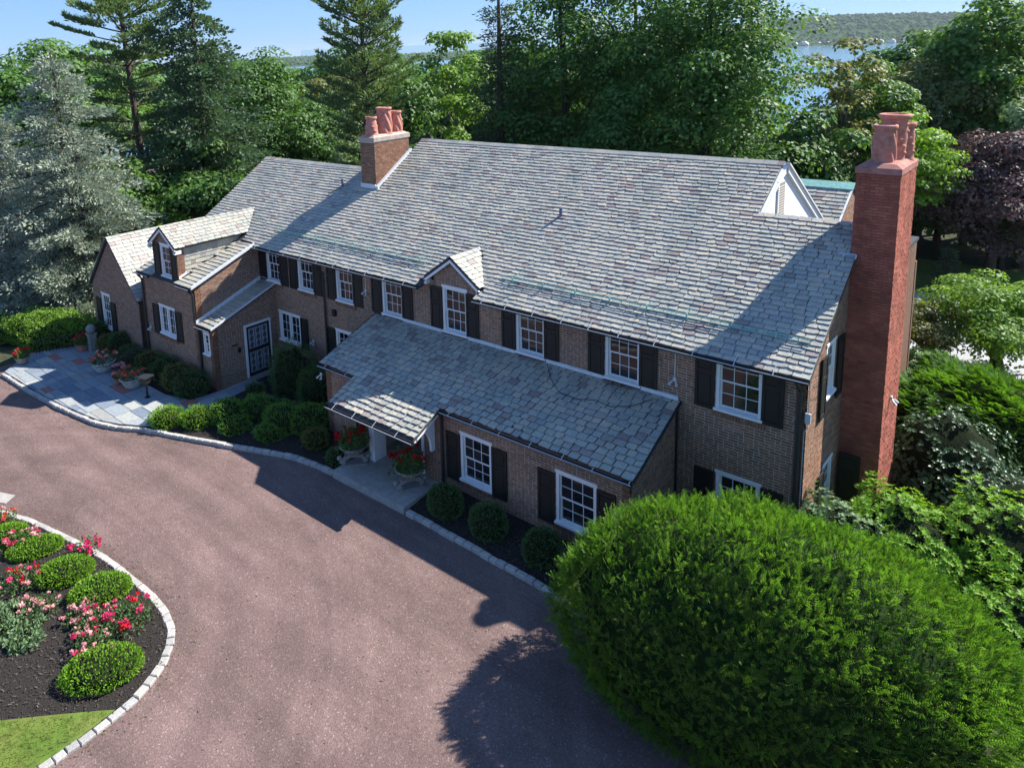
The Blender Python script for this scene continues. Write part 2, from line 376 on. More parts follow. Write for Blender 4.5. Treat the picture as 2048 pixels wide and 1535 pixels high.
# ------------------------------------------------------------------ ground, sea and far shore
ZD = -0.30                                   # level of the drive
def poly_sheet(name, pts, m, z=None, parent=None, thick=0.0, kind='structure'):
    mb = MB()
    tri = tessellate_polygon([[Vector((p[0], p[1], 0)) for p in pts]])
    P = [(p[0], p[1], (p[2] if len(p) > 2 else z)) for p in pts]
    fs = []
    for t in tri:
        a, b, c = (Vector(P[i]) for i in t)
        fs.append(tuple(t) if (b - a).cross(c - a).z > 0 else tuple(reversed(t)))
    mb.add(P, fs)
    if thick:
        n = len(P); q = [(p[0], p[1], p[2] - thick) for p in P]
        mb.add(P + q, [(i, (i + 1) % n, n + (i + 1) % n, n + i) for i in range(n)])
    o = mb.build(name, m, parent)
    if kind: o['kind'] = kind
    return o

def ground_z(x, y):
    d = max(0.0, math.hypot((x + 15) * .75, y - 4) - 62)
    return -0.36 - min(14.5, d * 0.085 + .0007 * d * d)
xs = [-900, -600, -400, -300, -240, -200, -170, -150, -130, -115, -100, -85, -70, -55, -40, -25, -10, 0, 15, 30, 45, 60, 80, 100, 130, 170, 240, 400]
ys = [-160, -100, -60, -40, -25, -10, 0, 10, 20, 35, 50, 60, 70, 80, 90, 100, 112, 125, 140, 160, 190, 230]
V = np.array([(x, y, ground_z(x, y)) for y in ys for x in xs]); nx = len(xs)
F = np.array([(j * nx + i, j * nx + i + 1, (j + 1) * nx + i + 1, (j + 1) * nx + i) for j in range(len(ys) - 1) for i in range(nx - 1)])
tag(mesh_np('ground', V, F, M['dirt'], smooth=True), kind='structure')
SEA = -11.5
tag(mesh_np('sea', np.array([(-7000, -200, SEA), (6000, -200, SEA), (6000, 8000, SEA), (-7000, 8000, SEA)]), np.array([(0, 1, 2, 3)]), M['water']), kind='structure')

def far_hills():
    az = np.radians(np.linspace(-35, 130, 120))      # measured from +y towards -x
    rings = [(2150, 0), (2250, .18), (2400, .45), (2600, .75), (2900, 1), (3400, 1.05)]
    V = []
    for r, k in rings:
        for a in az:
            h = 48 + 22 * math.sin(a * 3.1 + .8) + 12 * math.sin(a * 8.3) + 6 * math.sin(a * 21 + 2)
            if a > .36: h *= max(.36, 1 - (a - .36) * 3)
            V.append((CAM.x - r * math.sin(a), CAM.y + r * math.cos(a), SEA + k * h + (0.5 if k == 0 else 0)))
    n = len(az)
    F = [(j * n + i, j * n + i + 1, (j + 1) * n + i + 1, (j + 1) * n + i) for j in range(len(rings) - 1) for i in range(n - 1)]
    mesh = mesh_np('hills', np.array(V), np.array(F)[:, ::-1], M['far'], smooth=True)
    tag(mesh, kind='structure')
    # woods clothing the hills: many small crowns, one mass
    N = 18000
    a = rng.uniform(-.3, 1.6, N); t = rng.random(N) ** .8
    r = 2150 + t * 780
    h = 48 + 22 * np.sin(a * 3.1 + .8) + 12 * np.sin(a * 8.3) + 6 * np.sin(a * 21 + 2)
    h = np.where(a > .36, h * np.maximum(.36, 1 - (a - .36) * 3), h)
    k = np.interp(r, [q[0] for q in rings], [q[1] for q in rings])
    c = np.stack([CAM.x - r * np.sin(a), CAM.y + r * np.cos(a), SEA + k * h + 3], 1)
    ico = np.array([(0, 0, 1), (.9, 0, .35), (.28, .86, .35), (-.73, .53, .35), (-.73, -.53, .35), (.28, -.86, .35), (.5, .3, -.5), (-.5, .4, -.5), (0, -.6, -.5)])
    fc = np.array([(0, 1, 2), (0, 2, 3), (0, 3, 4), (0, 4, 5), (0, 5, 1), (1, 6, 2), (2, 7, 3), (3, 7, 4), (4, 8, 5), (5, 8, 1)])
    s = (2.6 + 5.5 * rng.random(N) ** 2.0)[:, None] * np.stack([np.ones(N), np.ones(N), rng.uniform(.55, 1.1, N)], 1)
    VV = (ico[None] * s[:, None] + c[:, None]).reshape(-1, 3)
    FF = (fc[None] + (np.arange(N) * len(ico))[:, None, None]).reshape(-1, 3)
    tag(mesh_np('far_woods', VV, FF, M['far'], tint=np.repeat(rng.random(N), len(fc))), kind='stuff')
    # pale waterfront houses along the far shore
    mb = MB()
    for i in range(46):
        a = random.uniform(.02, .32); r = 2152 + random.random() * 60
        x, y = CAM.x - r * math.sin(a), CAM.y + r * math.cos(a); s = random.uniform(5, 9); z = SEA + 1
        mb.fbox((x - s, y - s * .6, z), (2 * s, 0, 0), (0, 1.2 * s, 0), (0, 0, s * .9), random.random())
        mb.prism([(-s, 0), (s, 0), (0, s * .6)], (x, y - s * .6, z + s * .9), (1, 0, 0), (0, 0, 1), (0, 1.2 * s, 0), random.random())
    tag(mb.build('waterfront_buildings', mat('far_house_paint', (.6, .6, .58), .8, ramp=[(.65, .65, .63), (.45, .42, .4), (.7, .68, .64)])), kind='stuff')
far_hills()
haze()

# the drive, street, lawn and beds
poly_sheet('driveway', [(-70, -9.5), (-31.2, -8.2), (-31.2, -6.0), (-20, -3.0), (12, -3.0), (14, -45), (-70, -45)], M['drive'], ZD)
poly_sheet('street', [(-75, -6), (-36.2, -6.2), (-35.8, -1.2), (-60, 4), (-75, 4)], M['road'], -.345)
poly_sheet('side_lawn', [(-36.0, -8.4), (-31.2, -8.2), (-31.2, -2), (-35.7, -1.5)], M['dirt'], -.31)
poly_sheet('side_lawn', [(4.4, -5.6), (20, -5.6), (20, 16.8), (3, 16.8), (5.0, 14), (5.9, 6), (5.7, -3)], M['lawn'], -.292)
poly_sheet('pool_lawn', [(-6, 27.0), (9, 27.0), (9, 34), (-6, 34)], M['lawn'], -.33)
poly_sheet('pool_patio', [(-3.2, 17.0), (8, 17.0), (8, 27.0), (-3.2, 27.0)], M['deck'], -.32)
poly_sheet('mulch_bed', [(-3.1, -3.2), (-3.1, -4.4), (-2.2, -5.2), (1.5, -5.6), (4.6, -5.2), (6.0, -3.0), (6.2, 6), (5.4, 14.2), (.0, 15), (.0, -.1), (-3.1, -.1)], M['soil'], -.285)
BEDL = [(-20.05, -6.2, -.22), (-19.18, -5.95, -.22), (-17.93, -5.5, -.22), (-17.15, -5.2, -.22), (-16.03, -4.74, -.22), (-14.95, -4.3, -.22), (-14.16, -4.05, -.2), (-13.28, -3.95, -.2), (-12.55, -3.9, -.2),
        (-12.55, -2.45, -.05), (-14.6, -2.45, -.05), (-14.6, -.02, 0), (-19.85, -.02, 0), (-19.75, -4.1, -.1)]
poly_sheet('mulch_bed', BEDL, M['soil'])
poly_sheet('mulch_bed', [(-9.4, -2.45, -.02), (-9.4, -3.95, -.2), (-8.28, -3.97, -.2), (-7.17, -4.0, -.2), (-5.96, -4.04, -.2), (-5.04, -4.04, -.2), (-4.24, -4.1, -.22), (-3.1, -4.3, -.24), (-3.1, -2.45, -.02)], M['soil'])
poly_sheet('mulch_bed', [(-30.6, -4.1, -.08), (-27.1, -4.45, -.08), (-24, -4.55, -.08), (-22.2, -4.55, -.08), (-20.9, -4.2, -.08), (-20.7, -3.15, -.04), (-21.6, -3.1, -.02), (-31, -3.1, -.02)], M['soil'])

# granite kerbs, stone by stone
def kerb(pts, width, z0, z1, name):
    root = bpy.data.objects.new(name, None); COL.objects.link(root); root['kind'] = 'structure'
    P = [Vector((p[0], p[1], 0)) for p in pts]
    # resample
    segs = [(P[i], P[i + 1]) for i in range(len(P) - 1)]
    tot = sum((b - a).length for a, b in segs); s = 0.0
    def at(d):
        for a, b in segs:
            l = (b - a).length
            if d <= l: return a.lerp(b, d / l), (b - a).normalized()
            d -= l
        return segs[-1][1], (segs[-1][1] - segs[-1][0]).normalized()
    while s < tot - .1:
        l = random.uniform(.24, .34); l = min(l, tot - s)
        a, _ = at(s + .008); b, _ = at(s + l - .012)
        t = (b - a).normalized(); nrm = Vector((-t.y, t.x, 0)); h = z1 + random.uniform(-.012, .012); j = random.uniform(-.012, .012)
        mb = MB(); ww = width * random.uniform(.9, 1.05); e = .018
        c = [a - nrm * (ww / 2 - j), b - nrm * (ww / 2 - j), b + nrm * (ww / 2 + j), a + nrm * (ww / 2 + j)]
        ins = [c[0] + (t + nrm) * e, c[1] + (-t + nrm) * e, c[2] + (-t - nrm) * e, c[3] + (t - nrm) * e]
        vs = [(p.x, p.y, z0) for p in c] + [(p.x, p.y, h - e) for p in c] + [(p.x, p.y, h) for p in ins]
        fs = [(0, 1, 5, 4), (1, 2, 6, 5), (2, 3, 7, 6), (3, 0, 4, 7), (4, 5, 9, 8), (5, 6, 10, 9), (6, 7, 11, 10), (7, 4, 8, 11), (8, 9, 10, 11)]
        mb.add(vs, fs); mb.build('kerb_stone', M['granite'], root)
        s += l
CURB = [(-30.05, -8.02), (-27.2, -7.94), (-24.61, -7.78), (-22.25, -7.46), (-21.2, -7.1), (-20.35, -6.6), (-19.18, -6.12), (-17.93, -5.66), (-17.15, -5.35), (-16.03, -4.88), (-14.95, -4.43), (-14.16, -4.2), (-13.28, -4.09), (-12.62, -4.05)]
kerb(CURB, .17, ZD - .05, -.16, 'kerb')
kerb([(-9.36, -4.07), (-8.28, -4.09), (-7.17, -4.12), (-5.96, -4.17), (-5.04, -4.17), (-4.24, -4.25), (-3.2, -4.45), (-2.3, -5.4)], .17, ZD - .05, -.17, 'kerb')
ISL = [(-26, -13.6), (-22, -12.7), (-18.96, -11.92), (-17.97, -11.56), (-16.82, -11.29), (-15.43, -11.02), (-14.3, -10.83), (-13.17, -10.76), (-12.05, -10.72), (-11.15, -10.81), (-10.53, -10.99), (-10.06, -11.3), (-9.68, -11.73), (-9.45, -12.12), (-9.29, -12.54), (-9.23, -12.9), (-9.18, -13.36), (-9.14, -13.78), (-9.15, -14.12), (-9.12, -14.47), (-9.2, -15.3), (-9.6, -16.5), (-10.6, -18)]
kerb(ISL, .19, ZD - .05, -.235, 'kerb')
poly_sheet('mulch_bed', [(p[0], p[1]) for p in ISL] + [(-26, -18)], M['soil'], -.262)
LAWN = [(-10.95, -14.7), (-10.26, -13.93), (-9.58, -13.2), (-9.33, -12.95), (-9.27, -13.4), (-9.24, -13.8), (-9.22, -14.5), (-9.3, -15.3), (-9.7, -16.5), (-10.6, -17.8), (-14, -17.8), (-13, -16.2)]
poly_sheet('island_lawn', LAWN, M['lawn'], -.25)

# bluestone patio and path, laid flag by flag
PATIO = [(-31.4, -6.3), (-30.7, -5.0), (-30.4, -4.15), (-27.1, -4.5), (-24, -4.6), (-22.2, -4.6), (-20.95, -4.25), (-20.72, -3.15), (-20.72, -.05), (-19.9, -.05), (-19.78, -4.1), (-20.1, -6.2), (-20.4, -6.5), (-21.25, -6.98), (-22.25, -7.36), (-24.6, -7.68), (-27.2, -7.84), (-30.05, -7.92)]
patio = poly_sheet('patio', PATIO, M['joint'], -.155)
def clip_poly(subj, x0, x1, y0, y1):
    for ax, val, keep in ((0, x0, 1), (0, x1, -1), (1, y0, 1), (1, y1, -1)):
        out = []
        for i in range(len(subj)):
            a, b = subj[i - 1], subj[i]
            ia, ib = (a[ax] - val) * keep >= 0, (b[ax] - val) * keep >= 0
            if ia != ib:
                t = (val - a[ax]) / (b[ax] - a[ax]); out.append((a[0] + t * (b[0] - a[0]), a[1] + t * (b[1] - a[1])))
            if ib: out.append(b)
        subj = out
        if not subj: return []
    return subj
def flags():
    rects = [(-32, -19.6, -8.2, 0)]; done = []
    while rects:
        x0, x1, y0, y1 = rects.pop(); wd, ht = x1 - x0, y1 - y0
        if (wd < 1.35 and ht < .75) or (wd * ht < .45 and max(wd, ht) < 1.5): done.append((x0, x1, y0, y1)); continue
        if wd > ht * 1.3:
            c = x0 + wd * random.uniform(.32, .68); rects += [(x0, c, y0, y1), (c, x1, y0, y1)]
        else:
            c = y0 + ht * random.uniform(.32, .68); rects += [(x0, x1, y0, c), (x0, x1, c, y1)]
    k = 0
    for x0, x1, y0, y1 in done:
        p = clip_poly(PATIO, x0 + .012, x1 - .012, y0 + .012, y1 - .012)
        if len(p) < 3: continue
        ar = abs(sum(p[i - 1][0] * p[i][1] - p[i][0] * p[i - 1][1] for i in range(len(p)))) / 2
        if ar < .02: continue
        k += 1
        red = random.random() < .05
        o = poly_sheet('flagstone', p, M['flagred'] if red else M['flag'], -.125 + random.uniform(-.006, .006), patio, .03, None)
        if red: o['label'] = 'dull red flagstone'
flags()
# loose bark on the island mulch and a little litter along the kerbs
def scatter_bits(name, pts, sz, mat_):
    P = np.array(pts); n = len(P); a = rng.uniform(0, 6.3, n); t = rng.uniform(-.5, .5, n)
    D = np.stack([np.cos(a), np.sin(a), t], 1) * (sz * rng.uniform(.5, 1.5, n))[:, None]; S = np.stack([-np.sin(a), np.cos(a), rng.uniform(-.5, .5, n)], 1) * (sz * rng.uniform(.2, .5, n))[:, None]
    V = np.stack([P - D / 2 - S / 2, P + D / 2 - S / 2, P + D / 2 + S / 2, P - D / 2 + S / 2], 1).reshape(-1, 3)
    o = mesh_np(name, V, np.arange(n * 4).reshape(-1, 4), mat_, tint=rng.random(n)); o['kind'] = 'stuff'
def inside(poly, x, y):
    r = False
    for i in range(len(poly)):
        (x0, y0), (x1, y1) = poly[i - 1][:2], poly[i][:2]
        if (y0 > y) != (y1 > y) and x < (x1 - x0) * (y - y0) / (y1 - y0) + x0: r = not r
    return r
bits = []
ip = [(p[0], p[1]) for p in ISL] + [(-26, -18)]
while len(bits) < 7000:
    x, y = random.uniform(-23, -9.2), random.uniform(-15.5, -10.8)
    if inside(ip, x, y) and not inside(LAWN, x, y): bits.append((x, y, -.25 + random.random() * .02))
for bp in (BEDL, [(-9.4, -2.45), (-9.4, -3.95), (-5, -4.04), (-3.1, -4.3), (-3.1, -2.45)]):
    k = 0
    while k < 2500:
        x, y = random.uniform(-20, -3), random.uniform(-6.2, 0)
        if inside(bp, x, y): bits.append((x, y, -.015 - max(0, min(1, (-2.45 - y) / 1.6)) * .18 if x > -14.6 else -.06 - max(0, (-y - 1) / 5) * .14)); k += 1
scatter_bits('bark_chips', bits, .055, mat('bark_chip', (.05, .04, .03), .95, .1, ramp=[(.035, .028, .024), (.075, .062, .052), (.022, .018, .016), (.12, .105, .09), (.05, .04, .034)]))
lit = []
for pts in (CURB, ISL[2:20]):
    for (x0, y0), (x1, y1) in zip(pts, pts[1:]):
        for _ in range(int(math.hypot(x1 - x0, y1 - y0) * 22)):
            t = random.random(); d = abs(random.gauss(0, .28)) + .1; L_ = math.hypot(x1 - x0, y1 - y0); nx_, ny_ = (y1 - y0) / L_, -(x1 - x0) / L_
            if pts is not CURB: nx_, ny_ = -nx_, -ny_
            lit.append((x0 + (x1 - x0) * t + nx_ * d, y0 + (y1 - y0) * t + ny_ * d, ZD + .012))
for _ in range(500): lit.append((random.uniform(-24, -1), random.uniform(-13, -4.6), ZD + .01))
scatter_bits('leaf_litter', lit, .05, mat('leaf_litter', (.12, .09, .05), .9, .1, ramp=[(.10, .075, .05), (.17, .13, .075), (.07, .055, .04), (.2, .17, .12), (.09, .10, .04)]))
# ------------------------------------------------------------------ the house
house = thing('brick_house', 'long two storey brown brick house with grey green slate roofs and two tall chimneys', 'house')
BR = []       # bricks: (distance, wall object, o, u, v, n, tint)
SLT = []      # slates: (distance, roof object, verts, faces, tint)
V3 = Vector
TAN = .625    # pitch of the great roof
def roof_z(y): return 5.2 + TAN * (y + .35)

def poly_span(poly, b):
    xs = []
    for i in range(len(poly)):
        (a0, b0), (a1, b1) = poly[i - 1], poly[i]
        if (b0 - b) * (b1 - b) < 0: xs.append(a0 + (a1 - a0) * (b - b0) / (b1 - b0))
    return (min(xs), max(xs)) if len(xs) >= 2 else None

def wall(o, u, n, W, H, holes=(), poly=None, thick=.25, bm='brick', mm='mortar', proud=.005, L=.25, cs=.0757, j=.0165, label=None, rowlock=True, parent=None):
    """a brick wall: mortar backing pierced by the openings, and every brick standing proud of it"""
    o, u, n = V3(o), V3(u), V3(n); v = V3((0, 0, 1))
    mb = MB()
    if poly:
        hs_ = [[(h[0], h[2]), (h[1], h[2]), (h[1], h[3]), (h[0], h[3])] for h in holes if len(h) > 4]
        loops = [poly] + hs_
        tri = tessellate_polygon([[V3((a, b, 0)) for a, b in lp] for lp in loops])
        flat = [o + u * a + v * b for lp in loops for a, b in lp]; k0 = len(flat)
        vs_ = flat + [q - n * thick for q in flat]; fs_ = []
        for t in tri:
            a, b, c = (flat[i] for i in t); f_ = tuple(t) if (b - a).cross(c - a).dot(n) > 0 else tuple(reversed(t)); fs_ += [f_, tuple(k0 + i for i in reversed(f_))]
        b0 = 0
        for lp in loops:
            m_ = len(lp); fs_ += [(b0 + i, b0 + (i + 1) % m_, k0 + b0 + (i + 1) % m_, k0 + b0 + i) for i in range(m_)]; b0 += m_
        mb.add(vs_, fs_)
    else:
        us = sorted({0, W} | {min(max(h[0], 0), W) for h in holes} | {min(max(h[1], 0), W) for h in holes})
        vs = sorted({0, H} | {h[2] for h in holes} | {h[3] for h in holes})
        for a0, a1 in zip(us, us[1:]):
            for b0, b1 in zip(vs, vs[1:]):
                am, bmid = (a0 + a1) / 2, (b0 + b1) / 2
                if any(h[0] < am < h[1] and h[2] < bmid < h[3] for h in holes): continue
                mb.fbox(o + u * a0 + v * b0, u * (a1 - a0), v * (b1 - b0), -n * thick)
    wo = mb.build('wall', M[mm], parent or house)
    if label: wo['label'] = label
    hh = max(p[1] for p in poly) if poly else H
    k = 0
    z = 0.0
    while z + cs <= hh + .01:
        mid = z + cs / 2
        sp = poly_span(poly, mid) if poly else (0, W)
        if sp:
            a = sp[0] - (L / 2 if k % 2 else 0) - random.uniform(0, .02)
            while a < sp[1]:
                l = L if random.random() < .8 else L / 2
                cuts = [(max(a + j / 2, sp[0]), min(a + l - j / 2, sp[1]))]
                for h in holes:
                    if h[2] - cs * .5 < mid < h[3] + cs * .3:
                        nc = []
                        for c0, c1 in cuts:
                            if h[1] <= c0 or h[0] >= c1: nc.append((c0, c1)); continue
                            if h[0] - c0 > .03: nc.append((c0, h[0]))
                            if c1 - h[1] > .03: nc.append((h[1], c1))
                        cuts = nc
                for c0, c1 in cuts:
                    if c1 - c0 < .03: continue
                    p = o + u * c0 + v * (z + j / 2)
                    BR.append(((p - CAM).length, wo, p, u * (c1 - c0), v * (cs - j), n * (proud + random.uniform(-.002, .003)), random.random(), bm))
                a += l
        z += cs; k += 1
    if rowlock:
        for h in holes:
            if len(h) > 4: continue
            a = h[0] - .06
            while a < h[1] + .04:
                p = o + u * (a + .006) + v * (h[2] - .19)
                BR.append(((p - CAM).length, wo, p, u * .064, v * .13, n * .045, random.random(), bm)); a += .076
    return wo

# windows and shutters: meshes are shared by equal sizes
CACHE = {}
def grid_sash(w_, h_, cols, rows, y, rail=.04, mun=.015):
    mb = MB(); d = .035
    mb.box(0, rail, y, y + d, 0, h_); mb.box(w_ - rail, w_, y, y + d, 0, h_)
    mb.box(rail, w_ - rail, y, y + d, 0, rail); mb.box(rail, w_ - rail, y, y + d, h_ - rail, h_)
    for i in range(1, cols):
        x = rail + (w_ - 2 * rail) * i / cols; mb.box(x - mun / 2, x + mun / 2, y + .004, y + d - .006, rail, h_ - rail)
    for i in range(1, rows):
        z = rail + (h_ - 2 * rail) * i / rows; mb.box(rail, w_ - rail, y + .006, y + d - .008, z - mun / 2, z + mun / 2)
    return mb
def shared(key, fn, m):
    if key not in CACHE:
        o = fn().build(key[0], m); CACHE[key] = o.data; bpy.data.objects.remove(o)
    return CACHE[key]
def window(c, w_, h_, rz=0, cols=3, rows=2, kind='hung', label=None, depth=.055):
    """c: bottom centre of the opening on the wall face; local x along the wall, -y outwards"""
    cw = .085
    def casing():
        mb = MB()
        mb.box(-w_ / 2, -w_ / 2 + cw, -.012, .17, .05, h_); mb.box(w_ / 2 - cw, w_ / 2, -.012, .17, .05, h_)
        mb.box(-w_ / 2 + cw, w_ / 2 - cw, -.012, .17, h_ - cw, h_)
        mb.box(-w_ / 2 - .03, w_ / 2 + .03, -.03, -.012, h_ - .03, h_ + .045)
        return mb
    def sill():
        mb = MB(); mb.fbox((-w_ / 2 - .03, -.085, -.02), (w_ + .06, 0, 0), (0, .25, .05), (0, 0, .06)); return mb
    wo = link('window', shared(('window', w_, h_), casing, M['white']), house, c); wo.rotation_euler = (0, 0, rz)
    if label: wo['label'] = label
    link('window_sill', shared(('window_sill', w_), sill, M['white']), wo)
    iw, ih = w_ - 2 * cw, h_ - cw - .06
    if kind == 'hung':
        hs = ih / 2 + .02
        parts = [(-iw / 2, .06, iw, hs, depth + .035), (-iw / 2, .06 + ih - hs, iw, hs, depth - .005)]
    else:
        hs = ih; mw = .07
        parts = [(-iw / 2, .06, iw / 2 - mw / 2, hs, depth), (mw / 2, .06, iw / 2 - mw / 2, hs, depth)]
        def mull():
            mb = MB(); mb.box(-mw / 2, mw / 2, -.008, .16, .06, .06 + ih); return mb
        link('mullion', shared(('mullion', ih), mull, M['white']), wo)
    for x, z, sw, sh_, y in parts:
        s = link('sash', shared(('sash', round(sw, 3), round(sh_, 3), cols, rows), lambda: grid_sash(sw, sh_, cols, rows, 0), M['white']), wo, (x, y, z))
        pw, ph = (sw - .09) / cols, (sh_ - .09) / rows
        def pane():
            mb = MB(); mb.box(0, pw, 0, .004, 0, ph); return mb
        pm = shared(('pane', round(pw, 3), round(ph, 3)), pane, M['glass'])
        for i in range(cols):
            for jx in range(rows):
                p = link('pane', pm, wo, (x + .045 + i * pw, y + .018, z + .045 + jx * ph))
                p.rotation_euler = (random.uniform(-.012, .012), 0, random.uniform(-.012, .012))
    return wo
def shutter(c, w_, h_, rz=0, lean=0.0):
    """c: bottom left corner, hung a little off the wall"""
    def mk():
        mb = MB(); mb.box(0, w_, .008, .022, 0, h_)
        st = .075
        mb.box(0, st, -.012, .008, 0, h_); mb.box(w_ - st, w_, -.012, .008, 0, h_)
        for z0, z1 in ((0, .1), (h_ * .62, h_ * .62 + .09), (h_ - .09, h_)): mb.box(st, w_ - st, -.012, .008, z0, z1)
        for z0, z1 in ((.14, h_ * .62 - .04), (h_ * .62 + .13, h_ - .13)): mb.box(st + .035, w_ - st - .035, -.004, .008, z0, z1)
        return mb
    o = link('shutter', shared(('shutter', w_, h_), mk, M['shutter']), house, c)
    o.rotation_euler = (0, 0, rz + lean); return o

# --- main front wall
W2 = [(-21.16, .98, -21.62, None, -20.2), (-19.02, .98, -19.56, None, -18.06), (-16.70, .98, -17.22, None, -15.74), (-14.18, 1.02, -14.72, None, -13.18), (-11.29, 1.04, -11.82, None, -10.27), (-8.31, 1.05, -8.84, None, -7.28), (-5.26, 1.06, -5.79, None, -4.22), (-2.14, 1.14, -2.67, None, -1.01)]
X0 = -21.65
hol = [(a - X0, a + wd - X0, 3.97, 5.55) for a, wd, *_ in W2]
hol = [(a, b, 3.97, d) for i, (a, b, c, d) in enumerate(hol)]
hol += [(-20.52 - X0, -19.1 - X0, 1.48, 2.75), (-16.88 - X0, -15.9 - X0, 1.48, 2.75), (-2.06 - X0, -.96 - X0, .82, 2.26)]
front = wall((X0, 0, -.3), (1, 0, 0), (0, -1, 0), 21.65, 5.62, hol, label='long shaded front wall')
for i, (a, wd, s0, _, s1) in enumerate(W2):
    window((a + wd / 2, 0, 3.66), wd, 1.58)
    shutter((s0, -.05, 3.63), .51, 1.53, lean=random.uniform(-.03, .01)); shutter((s1, -.05, 3.63), .51, 1.53, lean=random.uniform(-.01, .05))
window((-19.81, 0, 1.18), 1.42, 1.27, cols=2, rows=3, kind='casement', label='paired casement window beside the entry door')
shutter((-19.06, -.05, 1.14), .46, 1.3)
window((-16.39, 0, 1.18), .98, 1.27); shutter((-17.42, -.05, 1.14), .5, 1.3)
window((-1.51, 0, .52), 1.1, 1.43); shutter((-2.62, -.05, .5), .52, 1.42); shutter((-.93, -.05, .5), .52, 1.42)
# --- wall dormer in the middle of the front
wall((-11.66, -.005, 5.30), (1, 0, 0), (0, -1, 0), 1.9, 1, poly=[(0, 0), (1.92, 0), (1.92, .26), (.9, .94), (0, .24)], thick=.2, label='small brick gable over the middle window', rowlock=False)
# --- right end wall
XE = 0.0
rw = [(.9 + .45, .9 + 1.25, 4.05, 5.45), (1.65, 2.5, .75, 2.25)]
wall((XE, 0, -.3), (0, 1, 0), (1, 0, 0), 3.2, 8, [(1.35, 2.13, 4.32, 5.72, 1), (1.64, 2.44, .92, 2.37, 1)], poly=[(0, 0), (3.12, 0), (3.12, 7.5), (0, 5.56)], label='sunlit end wall beside the red chimney', rowlock=False)
window((XE, 1.74, 4.02), .78, 1.4, rz=PI / 2 if False else math.pi / 2, cols=2, depth=.03)
shutter((XE + .06, .88, 3.62), .46, 1.62, rz=math.pi / 2); shutter((XE + .06, 2.3, 3.72), .5, 1.62, rz=math.pi / 2)
window((XE, 2.04, .62), .8, 1.45, rz=math.pi / 2, cols=2, depth=.03)
shutter((XE + .06, 1.16, .5), .46, 1.5, rz=math.pi / 2); shutter((XE + .08, 2.93, .45), .5, 1.5)
# --- lean-to along the front with the porch
SH = -2.5
ha = [(.72, 1.86, .99, 2.17), (4.0, 5.2, .99, 2.17)]
wall((-9.3, SH, -.3), (1, 0, 0), (0, -1, 0), 6.15, 2.82, [(a, b, .70, 2.2) for a, b, *_ in ha], label='front wall of the lean-to')
for a, b, *_ in ha:
    window((-9.3 + (a + b) / 2, SH, .40), b - a, 1.5)
shutter((-9.12, SH - .05, .28), .52, 1.52); shutter((-7.42, SH - .05, .32), .52, 1.52, lean=.04)
shutter((-5.86, SH - .05, .28), .52, 1.52); shutter((-4.08, SH - .05, .32), .52, 1.52, lean=.04)
wall((-3.15, SH, -.3), (0, 1, 0), (1, 0, 0), 2.5, 4, poly=[(0, 0), (2.5, 0), (2.5, 3.78), (0, 2.78)], label='end wall of the lean-to', rowlock=False)
wall((-14.6, SH, -.3), (1, 0, 0), (0, -1, 0), 2.35, 2.82, label='lean-to wall left of the porch')
wall((-14.6, -.01, -.3), (0, -1, 0), (-1, 0, 0), 2.49, 4, poly=[(0, 0), (2.49, 0), (2.49, 2.78), (0, 3.78)], rowlock=False)
wall((-10.05, SH, -.3), (1, 0, 0), (0, -1, 0), .74, 2.75, rowlock=False)
mb = MB()
mb.box(-12.6, -9.2, -.35, -.25, 0, 2.9); mb.box(-9.4, -9.3, SH + .26, -.3, -.2, 2.75); mb.box(-12.35, -12.27, SH + .26, -.3, -.2, 2.75); mb.box(-12.3, -9.35, SH + .05, -.3, 2.38, 2.42)
mb.build('porch_recess', M['interior'], house)
mb = MB(); mb.box(-11.4, -10.4, -.42, -.36, -.02, 2.05); dr = mb.build('front_door', M['shutter'], house)
mb = MB(); mb.tube([(-10.55, -.46, .95), (-10.55, -.5, .95)], .03, 8); mb.build('door_knob', M['grey_metal'], dr)
mb = MB()
mb.box(-12.08, -11.85, -2.95, -2.42, -.06, 2.2); mb.build('porch_post', M['white'], house)
def bracket(x):
    mb = MB(); pts = []
    for i in range(9):
        a = math.pi / 2 * i / 8; pts.append((.95 - .75 * math.cos(a) , -.95 + .75 * math.sin(a)))
    poly = [(.08, -1.05), (.24, -1.05)] + [(.24 + .75 - .75 * math.cos(math.pi / 2 * i / 8), -.9 + .75 * math.sin(math.pi / 2 * i / 8)) for i in range(9)] + [(1.02, 0), (.08, 0)]
    mb.prism(poly, (x, SH, 2.08), (0, -1, 0), (0, 0, 1), (.09, 0, 0)); return mb.build('porch_bracket', M['white'], house)
bracket(-9.62)
mb = MB(); mb.box(-10.16, -10.05, SH - .03, SH + .2, -.05, 2.3); mb.build('door_jamb', M['white'], house)
mb = MB(); mb.fbox((-12.9, -3.72, 1.80), (3.6, 0, 0), (0, .1, 0), (0, 0, .13)); mb.fbox((-9.36, -3.62, 1.84), (.08, 0, 0), (0, 1.1, .46), (0, 0, .12)); mb.fbox((-12.9, -3.62, 1.84), (.08, 0, 0), (0, 1.1, .46), (0, 0, .12))
mb.fbox((-12.82, -3.62, 1.93), (3.46, 0, 0), (0, 1.1, .46), (0, 0, .012)); mb.build('porch_soffit', M['white'], house)
